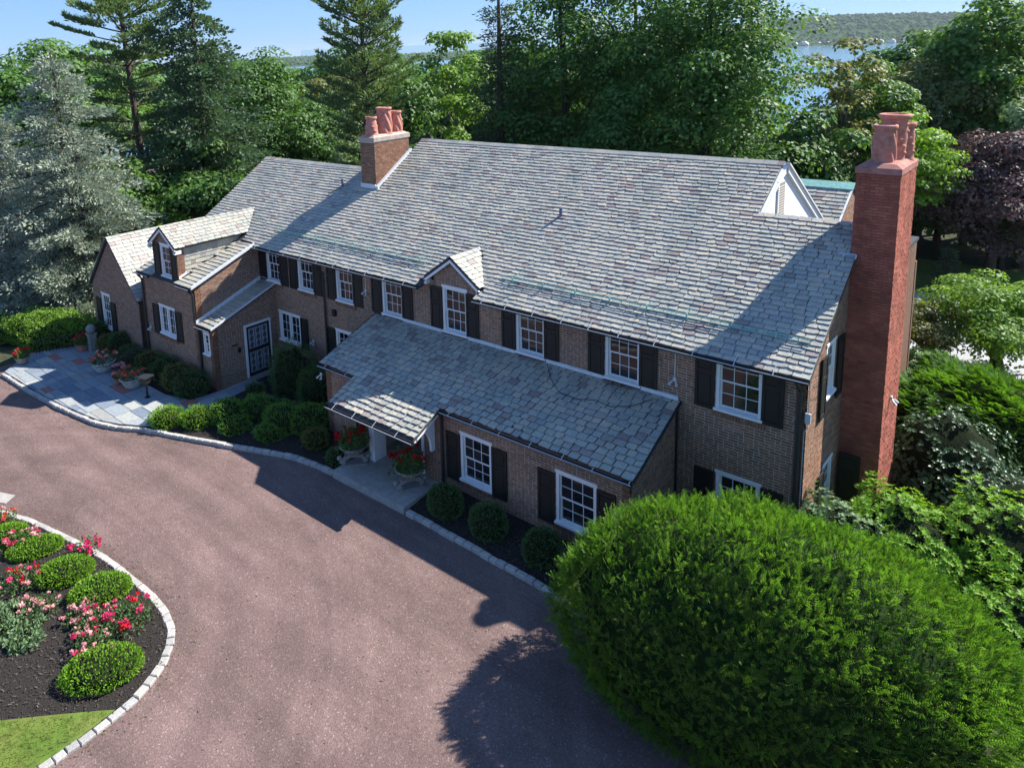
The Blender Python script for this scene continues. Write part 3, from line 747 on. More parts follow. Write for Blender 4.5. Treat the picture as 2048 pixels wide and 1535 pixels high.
# --- left bump with its dormer, and the entry vestibule
BX0, BX1, BY = -25.9, -21.65, -3.2
wall((BX0, BY, -.3), (1, 0, 0), (0, -1, 0), BX1 - BX0, 4.42, [(1.25, 2.53, 1.8, 3.1), (1.86, 2.68, 4.2, 4.5, 1)], label='front wall of the left bay')
window((BX0 + 1.89, BY, 1.50), 1.28, 1.28, cols=2, rows=3, kind='casement', label='paired casement window in the left bay')
shutter((BX0 + .72, BY - .05, 1.4), .5, 1.33); shutter((BX0 + 2.58, BY - .05, 1.4), .5, 1.33, lean=.06)
wall((BX1, BY, -.3), (0, 1, 0), (1, 0, 0), 3.2, 6, poly=[(0, 0), (3.2, 0), (3.2, 5.56), (0, 4.38)], label='sunlit side wall of the left bay', rowlock=False)
wall((-24.6, BY - .004, 4.14), (1, 0, 0), (0, -1, 0), 1.8, 2.1, [(.56, 1.38, .02, 1.39, 1)], poly=[(0, 0), (1.8, 0), (1.8, 1.42), (.9, 2.02), (0, 1.42)], thick=.2, label='brick front of the left dormer', rowlock=False)
window((-24.6 + .97, BY - .004, 4.15), .82, 1.38, cols=2, rows=2, depth=.02)
shutter((-24.58, BY - .06, 4.1), .48, 1.42); shutter((-23.2, BY - .06, 4.1), .46, 1.42, lean=.05)
mb = MB(); mb.prism([(-.0, 0), (.35, 0), (.35, 1.4), (0, 1.4)], (-22.79, BY, 4.14), (0, 1, 0), (0, 0, 1), (-.1, 0, 0)); q = mb.build('dormer_return', M['mortar'], house)
for k in range(18):
    for a in range(2):
        p = V3((-22.79, BY + a * .175 + .006 - (.0), 4.2 + k * .0757)); BR.append(((p - CAM).length, q, p, V3((0, .16, 0)), V3((0, 0, .062)), V3((.012, 0, 0)), random.random(), 'brick'))
VX = -20.75
shutter((BX1 + .03, -3.17, 1.28), .2, .98)
wall((BX1 + .02, -3.12, -.3), (1, 0, 0), (0, -1, 0), VX - BX1 - .02, 2.82, [(.21, .67, 1.62, 2.54, 1)], label='narrow front of the entry vestibule')
window((BX1 + .46, -3.12, 1.32), .46, .92, cols=1, rows=2, depth=.03)
wall((VX, -3.12, -.3), (0, 1, 0), (1, 0, 0), 3.12, 4, [(1.45, 2.74, .2, 2.5, 1)], poly=[(0, 0), (3.12, 0), (3.12, 3.85), (0, 2.8)], label='side wall of the vestibule with the iron door', rowlock=False)
# iron scroll storm door
def iron_door():
    mb = MB(); x = VX + .03; y0, y1, z0, z1 = -1.6, -.45, -.02, 2.12; f = .09
    mb.box(x, x + .05, y0, y0 + f, z0, z1); mb.box(x, x + .05, y1 - f, y1, z0, z1)
    for za, zb in ((z0, z0 + .12), (1.0, 1.14), (z1 - .1, z1)): mb.box(x, x + .05, y0 + f, y1 - f, za, zb)
    d = mb.build('storm_door', M['iron'], house)
    mb = MB(); mb.box(x + .012, x + .02, y0 + f, y1 - f, z0 + .12, z1 - .1); mb.build('door_glass', M['door_glass'], d)
    mb = MB()
    for za, zb in ((.12, .98), (1.16, 1.98)):
        for i in range(1, 6):
            y = y0 + f + (y1 - y0 - 2 * f) * i / 6; mb.tube([(x + .035, y, za), (x + .035, y, zb)], .009, 5)
        for r_ in range(3):
            for i in range(3):
                cy = y0 + f + (y1 - y0 - 2 * f) * (i + .5) / 3; cz = za + (zb - za) * (r_ + .5) / 3
                for sg in (-1, 1):
                    pts = [(x + .04, cy + sg * (.03 + .055 * (1 - t / 10)) * math.cos(t * .75), cz + sg * (.04 + .08 * (1 - t / 12)) * math.sin(t * .75)) for t in range(10)]
                    mb.tube(pts, .008, 4, cap=False)
    mb.build('scrollwork', M['iron'], d)
    mb = MB(); mb.box(VX - .02, VX + .09, y0 - .07, y0, -.06, 2.2); mb.box(VX - .02, VX + .09, y1, y1 + .07, -.06, 2.2); mb.box(VX - .02, VX + .09, y0, y1, 2.12, 2.2)
    mb.build('door_frame', M['metal_white'], house)
    mb = MB(); mb.box(VX - .02, VX + .32, y0 - .12, y1 + .12, -.13, -.05); mb.build('door_step', M['stone'], house)
    mb = MB(); mb.box(VX + .014, VX + .06, -2.02, -1.9, 1.16, 1.36); mb.box(VX + .014, VX + .05, -2.3, -2.0, 1.5, 1.53); mb.build('mail_slot', M['iron'], house)
iron_door()
# --- left gable wing
GX, GZ, GY = -28.6, 5.2, -3.3
wall((-30.9, GY, -.3), (1, 0, 0), (0, -1, 0), 4.6, 6, [(.905, 1.755, .9, 2.6, 1)], poly=[(0, 0), (4.6, 0), (4.6, 3.0), (2.3, 5.42), (0, 3.0)], label='shaded gable wall of the far left wing', rowlock=False)
window((-30.9 + 1.33, GY, .6), .85, 1.7, depth=.03); shutter((-30.55, GY - .05, .5), .48, 1.5); shutter((-29.1, GY - .05, .5), .48, 1.5)
mb = MB(); mb.box(-26.32, -26.2, GY, 3, -.3, 2.7); mb.box(-30.9, -30.8, GY + .2, 3, -.3, 2.7); mb.build('wing_side_wall', M['brick'], house)
# --- plain rear parts
mb = MB(); mb.box(-26.2, -.3, .3, .45, 0, 5.1); mb.box(-26.3, -26.0, .0, 8.4, -.3, 5.2); mb.box(-26.3, 0, 8.2, 8.4, -.3, 5.2); mb.box(-17.4, 0, 12, 12.2, -.3, 5.1); mb.box(-.25, -.02, 4.9, 12, -.3, 5.9)
mb.build('rear_wall', M['brick'], house)

# --- roofs
def roof(name, pts, thick=.1, label=None):
    """sheathing slab from a planar outline"""
    P = [V3(p) for p in pts]; n = (P[1] - P[0]).cross(P[2] - P[0]).normalized()
    if n.z < 0: n = -n
    mb = MB(); k = len(P)
    vs = P + [p - n * thick for p in P]
    fs = [tuple(range(k)), tuple(reversed(range(k, 2 * k)))] + [(i, k + i, k + (i + 1) % k, (i + 1) % k) for i in range(k)]
    if (P[1] - P[0]).cross(P[2] - P[0]).z < 0: fs = [tuple(reversed(f)) for f in fs]
    mb.add(vs, fs); o = mb.build(name, M['roof_felt'], house)
    if label: o['label'] = label
    return o

def slates(ro, o, u, s, n, S, span, e=.165, wr=(.22, .38), skip=None, rag=.014, wav=.012, s_from=0.0, lift=.044, gap=(.006, .007)):
    o, u, s, n = V3(o), V3(u).normalized(), V3(s).normalized(), V3(n).normalized()
    k = 0; s0 = s_from; ph = random.random() * 9
    while s0 < S - .03:
        ee = e * random.uniform(.97, 1.03)
        s1 = min(s0 + ee * 1.12, S)
        sp = span(s0 + ee * .5)
        if sp and sp[1] - sp[0] > .05:
            a = sp[0]; first = True
            while a < sp[1] - .02:
                wd = random.uniform(*wr)
                if first: wd *= random.uniform(.5, 1); first = False
                b = min(a + wd, sp[1])
                if sp[1] - b < .09: b = sp[1]
                g = gap[0] + random.random() * gap[1]
                if not (skip and skip((a + b) / 2, s0 + ee * .5)):
                    wv = wav * math.sin(a * 1.3 + ph + k * .9) + random.uniform(-rag, rag) * .7
                    lo = s0 - .01 + wv
                    up_ = lift + random.uniform(-.005, .006)
                    aa, bb = a + g, b - g
                    chip = random.random()
                    r_ = [random.uniform(-rag, rag) * .6 for _ in range(4)]
                    if chip < .22: r_[0] += random.uniform(.015, .045)
                    if .22 < chip < .44: r_[3] += random.uniform(.015, .045)
                    bt = [(aa, lo + r_[0]), (aa + (bb - aa) * .3, lo + r_[1]), (aa + (bb - aa) * .7, lo + r_[2]), (bb, lo + r_[3])]
                    tp = [(bb, s1), (aa, s1)]
                    def P(uv, h): 
                        q = o + u * uv[0] + s * uv[1] + n * h
                        return q
                    tw = random.uniform(-.002, .002)
                    vs = [P(q, up_ + tw * (1 if i > 1 else -1)) for i, q in enumerate(bt)] + [P(q, .012) for q in tp] + [P(q, up_ - .034) for q in bt]
                    fs = [(0, 1, 2, 3, 4, 5), (6, 7, 1, 0), (7, 8, 2, 1), (8, 9, 3, 2), (6, 0, 5), (9, 4, 3)]
                    SLT.append(((vs[1] - CAM).length, ro, vs, fs, random.random()))
                a = b
        s0 += ee; k += 1
    return k

def mrz(x, y): return roof_z(y)
DC, DZ, DT = -10.80, 6.33, .72           # middle dormer: ridge x, ridge z, slope
LC, LZ, LT = -23.70, 6.30, .70           # left dormer
def in_dormer(x, y):
    if DZ - DT * abs(x - DC) > roof_z(y) + .01 and abs(x - DC) < 1.2: return True
    if LZ - LT * abs(x - LC) > roof_z(y) + .01 and abs(x - LC) < 1.2: return True
    return False
cosp = 1 / math.sqrt(1 + TAN * TAN); sinp = TAN * cosp
YR = 6.0; ZR = roof_z(YR); YL = 4.17; ZL = roof_z(YL); YDK = 4.06
r_main = roof('roof', [(-26.4, -.38, roof_z(-.38)), (-11.98, -.38, roof_z(-.38)), (-11.98, -.1, roof_z(-.1)), (DC, 1.2, roof_z(1.2)), (-9.7, -.1, roof_z(-.1)), (-9.7, -.38, roof_z(-.38)), (.12, -.38, roof_z(-.38)), (.12, 3.1, roof_z(3.1)), (-.02, 3.1, roof_z(3.1)), (-.02, YDK, roof_z(YDK)), (-2.62, YDK, roof_z(YDK)), (-2.62, YR, ZR), (-17.45, YR, ZR), (-17.45, YL, ZL), (-26.4, YL, ZL)], label='great front slope of the roof')
L_ = lambda y: (y + .38) / cosp
def span_main(s):
    y = -.38 + s * cosp
    if y > YR: return None
    if y > YDK:
        x1 = -2.62
    elif y > 3.08: x1 = -.03
    else: x1 = .13
    x0 = -26.4 if y < YL else -17.47
    return (x0, x1)
slates(r_main, (0, -.38, roof_z(-.38)), (1, 0, 0), (0, cosp, sinp), (0, -sinp, cosp), L_(YR), span_main, skip=lambda x, s: in_dormer(x, -.38 + s * cosp) or (-18.42 < x < -17.55 and 3.15 < -.38 + s * cosp < 5.3) or (-12.05 < x < -9.68 and s < .36) or (-26 < x < -21.6 and s < .1))
r2 = roof('roof', [(.0, YR, ZR), (-17.45, YR, ZR), (-17.45, 12.4, ZR - TAN * 6.4), (-2.62, 12.4, ZR - TAN * 6.4), (-2.62, YR, ZR)][1:], label='rear slope of the roof')
roof('roof', [(-17.45, YL, ZL), (-26.4, YL, ZL), (-26.4, 8.7, ZL - TAN * 4.53), (-17.45, 8.7, ZL - TAN * 4.53)], label='rear slope over the left part')
# left rake end of the taller part and ridge caps
mb = MB(); mb.prism([(YL - .6, ZL - .5), (YR, ZR - .1), (9, roof_z(3) - .1), (9, 6)], (-17.44, 0, 0), (0, 1, 0), (0, 0, 1), (.1, 0, 0)); mb.build('gable_end', M['stucco'], house)
for (x0, x1, y, z) in ((-17.47, -2.58, YR, ZR), (-26.42, -17.5, YL, ZL)):
    mb = MB(); a = x0
    while a < x1:
        l = min(.42, x1 - a); t = random.random()
        mb.fbox((a + .004, y - .16, z - .085 + random.uniform(0, .008)), (l - .008, 0, 0), (0, .165, .165 * TAN), (0, 0, .035), t)
        mb.fbox((a + .004, y + .005, z - .085 + .165 * TAN), (l - .008, 0, 0), (0, .16, -.16 * TAN), (0, 0, .03), t); a += l
    mb.build('ridge_slates', M['slate'], house)
# bay roof below the eave line
bt = (5.2 - 4.08) / 3.05; bc = 1 / math.sqrt(1 + bt * bt); bs = bt * bc
bz = lambda y: 4.08 + bt * (y + 3.4)
r_bay = roof('roof', [(-26.05, -3.4, 4.08), (-21.56, -3.4, 4.08), (-21.56, -.3, bz(-.3)), (-26.05, -.3, bz(-.3))], label='low slope over the left bay')
slates(r_bay, (0, -3.4, 4.08), (1, 0, 0), (0, bc, bs), (0, -bs, bc), 3.12 / bc, lambda s: (-26.05, -21.56), e=.21, wr=(.3, .5), skip=lambda x, s: LZ - LT * abs(x - LC) > bz(-3.4 + s * bc) + .02 and abs(x - LC) < .95)
mb = MB(); mb.fbox((-21.56, -3.42, 4.03), (.07, 0, 0), (0, 3.14, 3.14 * bt), (0, 0, .11)); mb.build('rake_flashing', M['flash'], house)

def gable_dormer(xc, zr, tn, half, yf, label, cheek=False):
    c = 1 / math.sqrt(1 + tn * tn); sn = tn * c
    for sg in (-1, 1):
        ze = zr - tn * half; yb = lambda z: (z - 5.2) / TAN - .35
        P = [(xc, yf, zr), (xc + sg * half, yf, ze), (xc + sg * half, max(yb(ze), yf + .1), ze), (xc, yb(zr), zr)]
        if sg > 0: P = P[::-1]
        ro = roof('roof', P, .07, label=label)
        u = (0, 1, 0); s = (-sg * c, 0, sn); n = (sg * sn, 0, c); S = half / c
        slates(ro, (xc + sg * half, 0, ze), u, s, n, S, lambda s_: (yf - .01, yb(ze + s_ * sn) + .05), e=.18, wr=(.24, .36))
    mb = MB()
    for sg in (-1, 1):   # verge boards
        mb.fbox((xc, yf - .01, zr - .10), (sg * half, 0, -tn * half), (0, .05, 0), (0, 0, -.10))
        mb.fbox((xc + sg * half, yf - .01, zr - tn * half - .12), (-sg * .12, 0, 0), (0, .3, 0), (0, 0, -.14))
    mb.build('verge_board', M['white'], house)
gable_dormer(DC, DZ, DT, 1.18, -.16, 'little roof over the middle gable')
gable_dormer(LC, LZ, LT, 1.10, -3.36, 'roof of the left dormer')
# slate hung cheeks of the left dormer
mb = MB(); mb.prism([(BY + .35, bz(BY + .35)), (BY + .35, 5.5), (.13, 5.5), (-.3, bz(-.3))], (-22.83, 0, 0), (0, 1, 0), (0, 0, 1), (-.06, 0, 0)); ck = mb.build('dormer_cheek', M['roof_felt'], house)
for r_ in range(8):
    z = 4.15 + r_ * .18
    y = BY + .36
    while y < .1:
        l = random.uniform(.22, .3)
        if z > bz(y) - .05: 
            vs = [V3((-22.80 + .0, y + .004, z)), V3((-22.80, y + l, z)), V3((-22.825, y + l, z + .19)), V3((-22.825, y + .004, z + .19)), V3((-22.825, y + .004, z)), V3((-22.825, y + l, z))]
            if z < 5.35: SLT.append(((vs[0] - CAM).length, ck, vs, [(0, 1, 2, 3), (4, 5, 1, 0)], random.random()))
        y += l
mb = MB(); mb.prism([(BY + .2, 4.16), (BY + .2, 5.5), (.1, 5.5)], (-24.6, 0, 0), (0, 1, 0), (0, 0, 1), (-.06, 0, 0)); mb.build('dormer_cheek', M['roof_felt'], house)
mb = MB(); mb.fbox((-22.82, BY + .02, 4.2), (.05, 0, 0), (0, .36, .36 * bt), (0, 0, .1)); mb.build('step_flashing', M['white'], house)
# vestibule roof
vt = (3.62 - 2.56) / 3.1; vc = 1 / math.sqrt(1 + vt * vt); vsn = vt * vc
r_v = roof('roof', [(-21.63, -3.25, 2.52), (-20.62, -3.25, 2.52), (-20.62, -.01, 2.52 + vt * 3.24), (-21.63, -.01, 2.52 + vt * 3.24)], label='small slate roof over the vestibule')
slates(r_v, (0, -3.25, 2.52), (1, 0, 0), (0, vc, vsn), (0, -vsn, vc), 3.22 / vc, lambda s: (-21.6, -20.6), e=.24, wr=(.28, .46), lift=.055, gap=(.009, .008))
mb = MB(); mb.fbox((-21.64, -3.27, 2.53), (.04, 0, 0), (0, 3.27, 3.27 * vt), (0, 0, .16)); mb.fbox((-20.61, -3.27, 2.49), (.04, 0, 0), (0, 3.27, 3.27 * vt), (0, 0, .07)); mb.fbox((-21.6, -.05, 2.54 + vt * 3.2), (1.25, 0, 0), (0, .04, 0), (0, 0, .12)); mb.build('rake_flashing', M['flash'], house)
# lean-to and porch roof
lt = (3.60 - 2.50) / 2.62; lc = 1 / math.sqrt(1 + lt * lt); ls = lt * lc
lz = lambda y: 2.50 + lt * (y + 2.62)
r_l = roof('roof', [(-14.72, -2.62, 2.5), (-12.95, -2.62, 2.5), (-12.95, -3.86, lz(-3.86)), (-9.22, -3.86, lz(-3.86)), (-9.22, -2.62, 2.5), (-3.06, -2.62, 2.5), (-3.06, -.0, lz(0)), (-14.5, -.0, lz(0))], .08, label='lean-to and porch roof below the upper windows')
def span_lean(s):
    y = -3.86 + s * lc
    if y < -2.64: return (-12.97, -9.2)
    return (-14.74 + .22 * (y + 2.62) / 2.62, -3.03)
slates(r_l, (0, -3.86, lz(-3.86)), (1, 0, 0), (0, lc, ls), (0, -ls, lc), 3.82 / lc, span_lean, e=.205, wr=(.24, .36), s_from=(3.86 - 2.64) / lc - .205 * 6, rag=.024, lift=.06, gap=(.009, .011))
for a, b in ((-14.2, -14.1), (-13.15, -11.35), (-10.2, -8.35), (-7.2, -5.3), (-4.15, -3.1)):
    mb = MB(); mb.fbox((a, -.075, lz(-.07) + .03), (b - a, 0, 0), (0, .06, 0), (0, 0, .11)); mb.build('head_flashing', M['flash'], house)
mb = MB(); mb.fbox((-14.78, -2.64, 2.46), (.04, 0, 0), (.2, 2.62, 2.62 * lt), (0, 0, .06)); mb.fbox((-3.03, -2.64, 2.43), (.025, 0, 0), (0, 2.62, 2.62 * lt), (0, 0, .05)); mb.build('rake_flashing', M['gutter'], house)
# left gable wing roof
gt = (5.2 - 2.72) / 2.3; gc = 1 / math.sqrt(1 + gt * gt); gs = gt * gc
for sg in (1, -1):
    P = [(GX, GY - .12, GZ), (GX + sg * 2.4, GY - .12, GZ - gt * 2.4), (GX + sg * 2.4, 3.2, GZ - gt * 2.4), (GX, 3.2, GZ)]
    ro = roof('roof', P if sg < 0 else P[::-1], .08, label='steep slate slope of the far left wing')
    slates(ro, (GX + sg * 2.4, 0, GZ - gt * 2.4), (0, 1, 0), (-sg * gc, 0, gs), (sg * gs, 0, gc), 2.4 / gc, lambda s: (GY - .14, 3.2), e=.2, wr=(.3, .5))
# upper white gable, flat deck and the back wing
mb = MB(); mb.prism([(YDK, 5.9), (YDK, roof_z(YDK) - .02), (YR, ZR - .02), (11.6, ZR - TAN * 5.6), (11.6, 5.2)], (-2.66, 0, 0), (0, 1, 0), (0, 0, 1), (.1, 0, 0)); wg = mb.build('upper_gable', M['stucco'], house)
mb = MB()
mb.fbox((-2.56, YR, ZR - .03), (.06, 0, 0), (0, -2.05, -2.05 * TAN), (0, 0, -.1)); mb.fbox((-2.56, YR + .0, ZR - .03), (.09, 0, 0), (0, 5.7, -5.7 * TAN), (0, 0, -.24)); mb.fbox((-2.56, YR - .05, ZR + .03), (.14, 0, 0), (0, 5.9, -5.9 * TAN), (0, 0, -.05))
mb.build('barge_board', M['white'], house)
mb = MB(); mb.fbox((-2.555, 5.36, 6.9), (.012, 0, 0), (0, .62, 0), (0, 0, 1.72)); vt_ = mb.build('attic_vent', mat('vent_louvre', (.30, .27, .24), .8), house)
mb = MB()
for k in range(22): mb.fbox((-2.545, 5.38, 6.92 + k * .076), (.02, 0, -.03), (0, .58, 0), (0, 0, .012))
mb.build('louvre', mat('louvre_slat', (.36, .33, .29), .8), vt_)
mb = MB(); mb.fbox((-2.56, 5.28, 6.9), (.05, 0, 0), (0, .08, 0), (0, 0, 1.8)); mb.fbox((-2.56, 5.28, 8.62), (.05, 0, 0), (0, .75, .28), (0, 0, .08)); mb.build('vent_frame', M['white'], house)
roof('roof', [(-2.6, YDK + .02, 5.95), (.0, YDK + .02, 5.95), (.0, 12.2, 5.95), (-2.6, 12.2, 5.95)], .1, label='low flat roof behind the front slope')
mb = MB(); mb.box(-2.56, -.02, YDK, YDK + .04, 5.95, roof_z(YDK) - .06); mb.build('deck_upstand', M['roof_felt'], house)
bwt = (7.26 - 5.05) / 3.5; bwc = 1 / math.sqrt(1 + bwt * bwt); bws = bwt * bwc
r_b = roof('roof', [(-13, 10.5, 5.05), (-2.5, 10.5, 5.05), (-2.5, 14, 7.26), (-13, 14, 7.26)], label='slate slope of the back wing')
slates(r_b, (0, 10.5, 5.05), (1, 0, 0), (0, bwc, bws), (0, -bws, bwc), 3.5 / bwc - .25, lambda s: (-8, -2.48), e=.21, wr=(.28, .4), rag=.004, wav=0)
roof('roof', [(-13, 14, 7.26), (-2.5, 14, 7.26), (-2.5, 17.5, 5.05), (-13, 17.5, 5.05)], label='rear slope of the back wing')
mb = MB(); mb.fbox((-8, 13.68, 7.1), (5.53, 0, 0), (0, .34, .34 * bwt), (0, 0, .04)); mb.fbox((-8, 14.02, 7.31), (5.53, 0, 0), (0, .3, -.3 * bwt), (0, 0, .04)); mb.build('copper_ridge', M['copper'], house)
wall((-2.56, 10.6, -.3), (0, 1, 0), (1, 0, 0), 6.9, 8, poly=[(0, 0), (6.8, 0), (6.8, 5.3), (3.4, 7.42), (0, 5.3)], label='orange brick gable of the back wing', rowlock=False)
mb = MB(); mb.fbox((-2.54, 10.45, 4.98), (.05, 0, 0), (0, 3.55, 3.55 * bwt), (0, 0, .09)); mb.build('rake_flashing', M['white'], house)
mb = MB()
for x, y in ((-3.55, 11.55), (-3.2, 11.25)):
    z = 5.05 + bwt * (y - 10.5); mb.tube([(x, y, z), (x, y, z + .22)], .05, 8)
mb.build('vent_pipe', M['iron'], house)

# --- chimneys
def chimney(x0, x1, y0, y1, z0, z1, label, bm, mm, capm, capo=.06, caph=.13, L=.21):
    mb = MB(); mb.box(x0, x1, y0, y1, z0, z1); c = mb.build('chimney', M[mm], house); c['label'] = label
    for (o, u, n, W) in (((x0, y0, z0), (1, 0, 0), (0, -1, 0), x1 - x0), ((x1, y0, z0), (0, 1, 0), (1, 0, 0), y1 - y0), ((x0, y1, z0), (0, -1, 0), (-1, 0, 0), y1 - y0), ((x1, y1, z0), (-1, 0, 0), (0, 1, 0), x1 - x0)):
        o, u, n = V3(o), V3(u), V3(n); z = 0; k = 0
        while z + .0757 < z1 - z0 - .02:
            a = -(L / 2 if k % 2 else 0)
            while a < W:
                c0, c1 = max(a + .005, 0), min(a + L - .005, W)
                if c1 - c0 > .02:
                    p = o + u * c0 + V3((0, 0, z + .006)); BR.append(((p - CAM).length + 40, c, p, u * (c1 - c0), V3((0, 0, .064)), n * (.013 + random.uniform(-.004, .005)), random.random(), bm))
                a += L
            z += .0757; k += 1
    mb = MB(); mb.box(x0 - capo, x1 + capo, y0 - capo, y1 + capo, z1 - .02, z1 + caph)
    b = len(mb.v)
    mb.add([(x0 - capo, y0 - capo, z1 + caph + .003), (x1 + capo, y0 - capo, z1 + caph + .003), (x1 + capo, y1 + capo, z1 + caph + .003), (x0 - capo, y1 + capo, z1 + caph + .003), (x0 + .12, y0 + .12, z1 + caph + .1), (x1 - .12, y0 + .12, z1 + caph + .1), (x1 - .12, y1 - .12, z1 + caph + .1), (x0 + .12, y1 - .12, z1 + caph + .1)],
           [(0, 1, 5, 4), (1, 2, 6, 5), (2, 3, 7, 6), (3, 0, 4, 7), (4, 5, 6, 7)])
    mb.build('chimney_cap', M[capm], c)
    return c
def pot(c, x, y, z, h, r, style, rtop=None):
    rt_ = rtop or r
    if style == 'spiral': fn = lambda a, zz: 1 + .2 * abs(math.sin(a * 3.5 + zz * 5.0)) ** .7 - .09 if .12 < zz < h - .12 else 1
    elif style == 'knob': fn = lambda a, zz: 1 + (.14 * max(0, math.sin(a * 4 + zz * 9)) ** 2 * max(0, math.sin(zz * 34))) if .2 < zz < h - .22 else 1
    else: fn = None
    prof = [(r * 1.28, 0), (r * 1.28, .05), (r * 1.08, .09), (r * 1.12, .13)]
    for i in range(49): t = i / 48; prof.append((r * (1.1 - .12 * t + .06 * math.sin(t * 3.1)) * (1 + (rt_ / r - 1) * t), .14 + (h - .28) * t))
    rr = rt_ * 1.08
    prof += [(rr, h - .12), (rr * 1.14, h - .09), (rr * 1.14, h - .02), (rr * 1.05, h), (rr * .86, h), (rr * .8, h - .3), (.001, h - .3)]
    mb = MB(); mb.lathe((x, y, z), prof, 56, fn=fn); return mb.build('chimney_pot', M['terra'], c, smooth=True)
CR = chimney(0.0, .95, 3.12, 4.95, -.3, 9.5, 'tall red painted chimney at the house end', 'red_brick_paint', 'red_brick_paint', 'redcap', .035, .13)
pot(CR, .45, 3.66, 9.66, 1.0, .23, 'spiral', .225); pot(CR, .52, 4.28, 9.66, 1.22, .25, 'knob', .30); pot(CR, .72, 4.62, 9.66, .98, .19, 'knob')
CL = chimney(-18.42, -17.60, 3.22, 5.28, 6.2, 9.38, 'broad brown brick chimney rising from the roof step', 'brick', 'mortar', 'mortarcap', .05, .14)
pot(CL, -18.0, 3.50, 9.55, .82, .25, 'knob', .2); pot(CL, -18.0, 4.25, 9.55, 1.15, .29, 'spiral', .28); pot(CL, -18.0, 4.95, 9.55, .95, .25, 'spiral', .22)
mb = MB()
for k in range(10):
    a = k / 10 * 2 * math.pi; mb.tube([(-18 + .17 * math.cos(a), 3.5 + .17 * math.sin(a), 10.36), (-18 + .17 * math.cos(a), 3.5 + .17 * math.sin(a), 10.62)], .006, 4)
mb.tube([(-18 + .17 * math.cos(a), 3.5 + .17 * math.sin(a), 10.62) for a in [k * .63 for k in range(11)]], .008, 4); mb.build('pot_guard', M['iron'], CL)
mb = MB(); mb.fbox((-17.62, 3.18, roof_z(3.18) + .02), (.16, 0, 0), (0, 2.15, 2.15 * TAN), (0, 0, .10)); mb.fbox((-18.46, 3.16, roof_z(3.18)), (.88, 0, 0), (0, .04, 0), (0, 0, .2)); mb.build('step_flashing', M['flash'], house)
mb = MB(); mb.fbox((-.28, 2.98, roof_z(2.95)), (.42, 0, 0), (0, .1, .06), (0, 0, .05)); mb.build('saddle_flashing', M['flash'], house)

# --- gutters, downpipes, snow rails, fittings
def gutter(x0, x1, y, z, axis='x', r=.068, hang=None):
    mb = MB(); n = 7; b = 0
    def pt(k, t, rr):
        a = math.pi + math.pi * k / n; c, s_ = rr * math.cos(a), rr * math.sin(a)
        return (t, y + c, z + s_) if axis == 'x' else (y + c, t, z + s_)
    for rr, fl in ((r, False), (r - .008, True)):
        vs = [pt(k, t, rr) for t in (x0, x1) for k in range(n + 1)]
        fs = [(k, k + 1, n + 2 + k, n + 1 + k) for k in range(n)]
        mb.add(vs, [f[::-1] for f in fs] if fl else fs)
    for t in (x0, x1):
        mb.add([pt(k, t, r) for k in range(n + 1)], [tuple(range(n + 1))])
    g = mb.build('gutter', M['gutter'], house)
    mb = MB(); e = y - r
    if axis == 'x': mb.tube([(x0, e, z + .004), (x1, e, z + .004)], .010, 6)
    mb.build('gutter_bead', M['bead'], g)
    if hang:
        t = x0 + .35
        while t < x1:
            h = MB(); h.fbox((t, y - r - .008, z - .01), (.02, 0, 0), (0, .02, 0), (0, 0, .03)); h.fbox((t, y - r, z + .02), (.018, 0, 0), (.015, .26, .26 * hang + .05), (0, 0, .006)); h.build('gutter_strap', M['bead'], g)
            t += random.uniform(.85, 1.05)
    return g
gz = roof_z(-.38)
gutter(-21.6, -12.02, -.44, gz - .05, hang=TAN); gutter(-9.66, .13, -.44, gz - .05, hang=TAN)
gutter(-14.75, -12.97, -2.69, 2.42, hang=lt); gutter(-9.2, -3.05, -2.69, 2.42, hang=lt); gutter(-12.98, -9.18, -3.93, lz(-3.86) - .06, hang=lt)
gutter(-26.05, -24.85, -3.46, 4.02); gutter(-22.6, -21.6, -3.46, 4.02); gutter(-21.66, -20.6, -3.31, 2.46)
gutter(GY - .1, 3, -26.17, 2.55, axis='y')
def pipe(pts, r=.045): 
    mb = MB(); mb.tube(pts, r, 8); mb.build('downpipe', M['gutter'], house)
pipe([(-17.38, -.44, gz - .1), (-17.38, -.36, gz - .25), (-17.38, -.09, gz - .55), (-17.38, -.09, -.1)]); pipe([(-.14, -.44, gz - .1), (-.14, -.09, gz - .45), (-.14, -.09, -.2)], .055)
pipe([(-9.24, -2.69, 2.36), (-9.24, -2.6, 2.2), (-9.24, -2.6, -.1)], .05); pipe([(-3.11, -.06, 3.3), (-3.11, -.06, -.2)], .03)
pipe([(-21.7, -3.46, 3.96), (-21.7, -3.28, 3.75), (-21.7, -3.28, 2.6)], .05); pipe([(-21.62, -3.2, 2.45), (-21.62, -3.2, 0)], .05); pipe([(-25.82, -3.46, 3.96), (-25.82, -3.28, 3.7), (-25.82, -3.28, 0)], .05); pipe([(-26.15, -3.35, 2.5), (-26.1, -3.38, 2.2), (-26.1, -3.38, 0)], .05); pipe([(-13.05, -2.62, 2.3), (-13.05, -2.57, 2.1), (-13.05, -2.57, 0)], .04)
